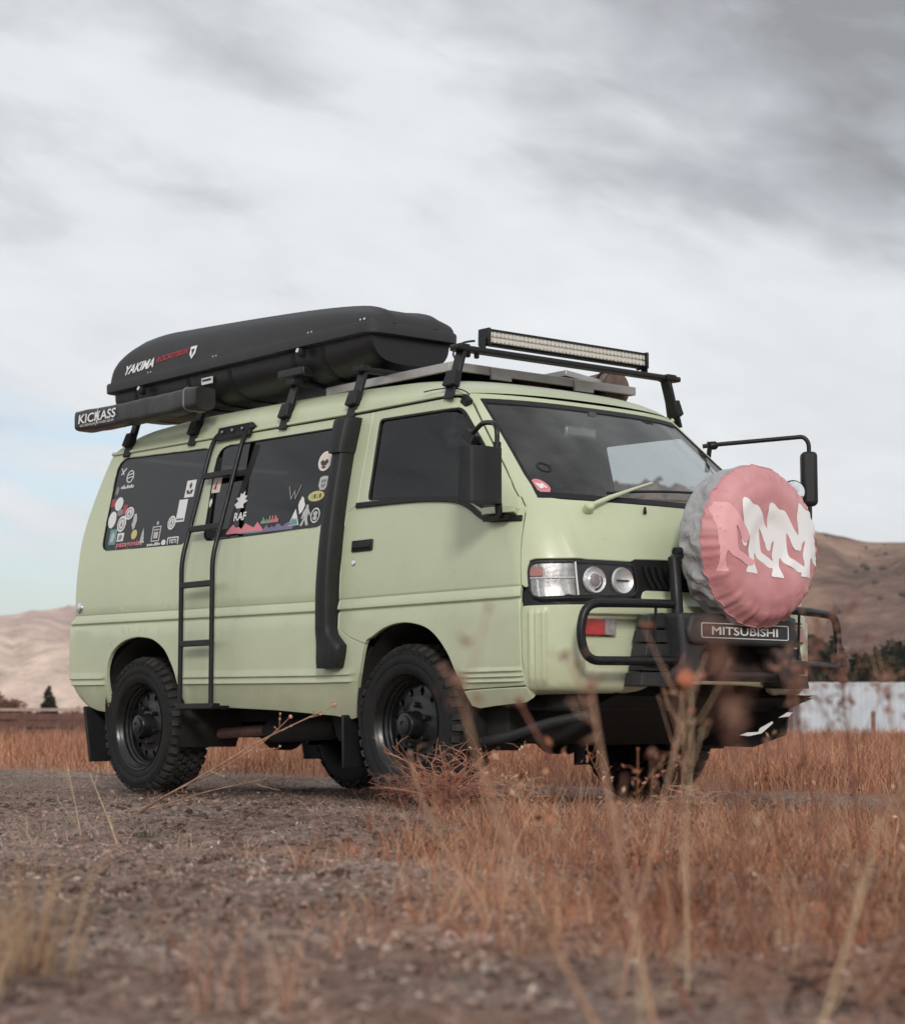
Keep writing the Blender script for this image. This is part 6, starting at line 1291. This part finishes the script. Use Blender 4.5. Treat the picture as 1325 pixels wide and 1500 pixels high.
# shipping container
ct=tag(empty('shipping_container',(-63.1,73.8,0)),'white corrugated shipping container at the field edge on the right','container')
u=Vector((.660,.751,0)).normalized(); v_=Vector((-u.y,u.x,0)); RC=Matrix((u,v_,Vector((0,0,1)))).transposed(); Lc,Hc,Wc=12.2,2.59,2.44
cm=mat('container_paint',(.50,.55,.60),.5,var=.10,vs=1.2,rvar=.1); cd=mat('container_frame',(.52,.56,.60),.5,var=.1,vs=2)
def corr(L,org,du_,dn):
    P=[]; s=0.; 
    while s<L-.2:
        for a,b_ in((0,0),(.07,0),(.105,.036),(.175,.036),(.21,0)): P.append((s+a,b_))
        s+=.278
    P=[(0,0)]+P[1:]+[(L,0)]; b=MB(); vv=[]; 
    for a,d in P: vv+=[org+du_*a+dn*d+Vector((0,0,.16)),org+du_*a+dn*d+Vector((0,0,Hc-.12))]
    b.add(vv,[(2*i,2*i+2,2*i+3,2*i+1) for i in range(len(P)-1)]); return b
Z0=Vector((0,0,0)); corr(Lc-.2,u*.1+v_*.03,u,v_).build('corrugated_side',cm,ct,smooth=False); corr(Lc-.2,u*.1+v_*(Wc-.03),u,-v_).build('corrugated_side',cm,ct,smooth=False)
corr(Wc-.2,v_*.1+u*.03,v_,u).build('corrugated_end',cm,ct,smooth=False); corr(Wc-.2,v_*.1+u*(Lc-.03),v_,-u).build('corrugated_end',cm,ct,smooth=False)
for a in(0,1):
    for c in(0,1):
        b=MB(); b.box(u*(.08+a*(Lc-.16))+v_*(.08+c*(Wc-.16))+Vector((0,0,Hc/2)),(.16,.16,Hc),RC); b.build('corner_post',cd,ct,.01)
    b=MB(); b.box(u*Lc/2+v_*(.05+a*(Wc-.10))+Vector((0,0,Hc-.06)),(Lc-.32,.10,.12),RC); b.build('top_rail',cd,ct); b=MB(); b.box(u*Lc/2+v_*(.05+a*(Wc-.10))+Vector((0,0,.08)),(Lc-.32,.10,.16),RC); b.build('bottom_rail',cd,ct)
b=MB(); b.box(u*Lc/2+v_*Wc/2+Vector((0,0,Hc-.03)),(Lc-.3,Wc-.2,.03),RC); b.build('roof_sheet',cd,ct)
b=MB(); b.box(u*Lc/2+v_*Wc/2+Vector((0,0,.18)),(Lc-.3,Wc-.3,.05),RC); b.build('floor_sheet',cd,ct)
pmr=mat('red_post',(.22,.115,.09),.9,var=.3,vs=5)
for (x_,y_,h,lb_) in((-31.7,41.1,.80,'reddish wooden post standing before the container'),(-33.4,39.1,.52,'short reddish post at the container foot beside the van nose')):
    b=MB(); b.lathe([(.062,-.1),(.066,h*.5),(.06,h-.03),(.05,h),(0,h+.006)],(0,0,0),(.02,.01,1),10); o=b.build('field_post',pmr,None); o.location=(x_,y_,0); tag(o,lb_,'post')

# ------------------------------------------------------------------ thin haze over the valley
hz=MB(); hz.box((-900,900,130),(7000,7000,264)); hzm=bpy.data.materials.new('haze'); hzm.use_nodes=True; n=hzm.node_tree.nodes; n.clear(); o_=n.new('ShaderNodeOutputMaterial'); pv=n.new('ShaderNodeVolumePrincipled'); pv.inputs['Color'].default_value=(.93,.93,.95,1); pv.inputs['Density'].default_value=.00016; hzm.node_tree.links.new(pv.outputs[0],o_.inputs['Volume'])
o=hz.build('haze',hzm,None,smooth=False); o['kind']='stuff'
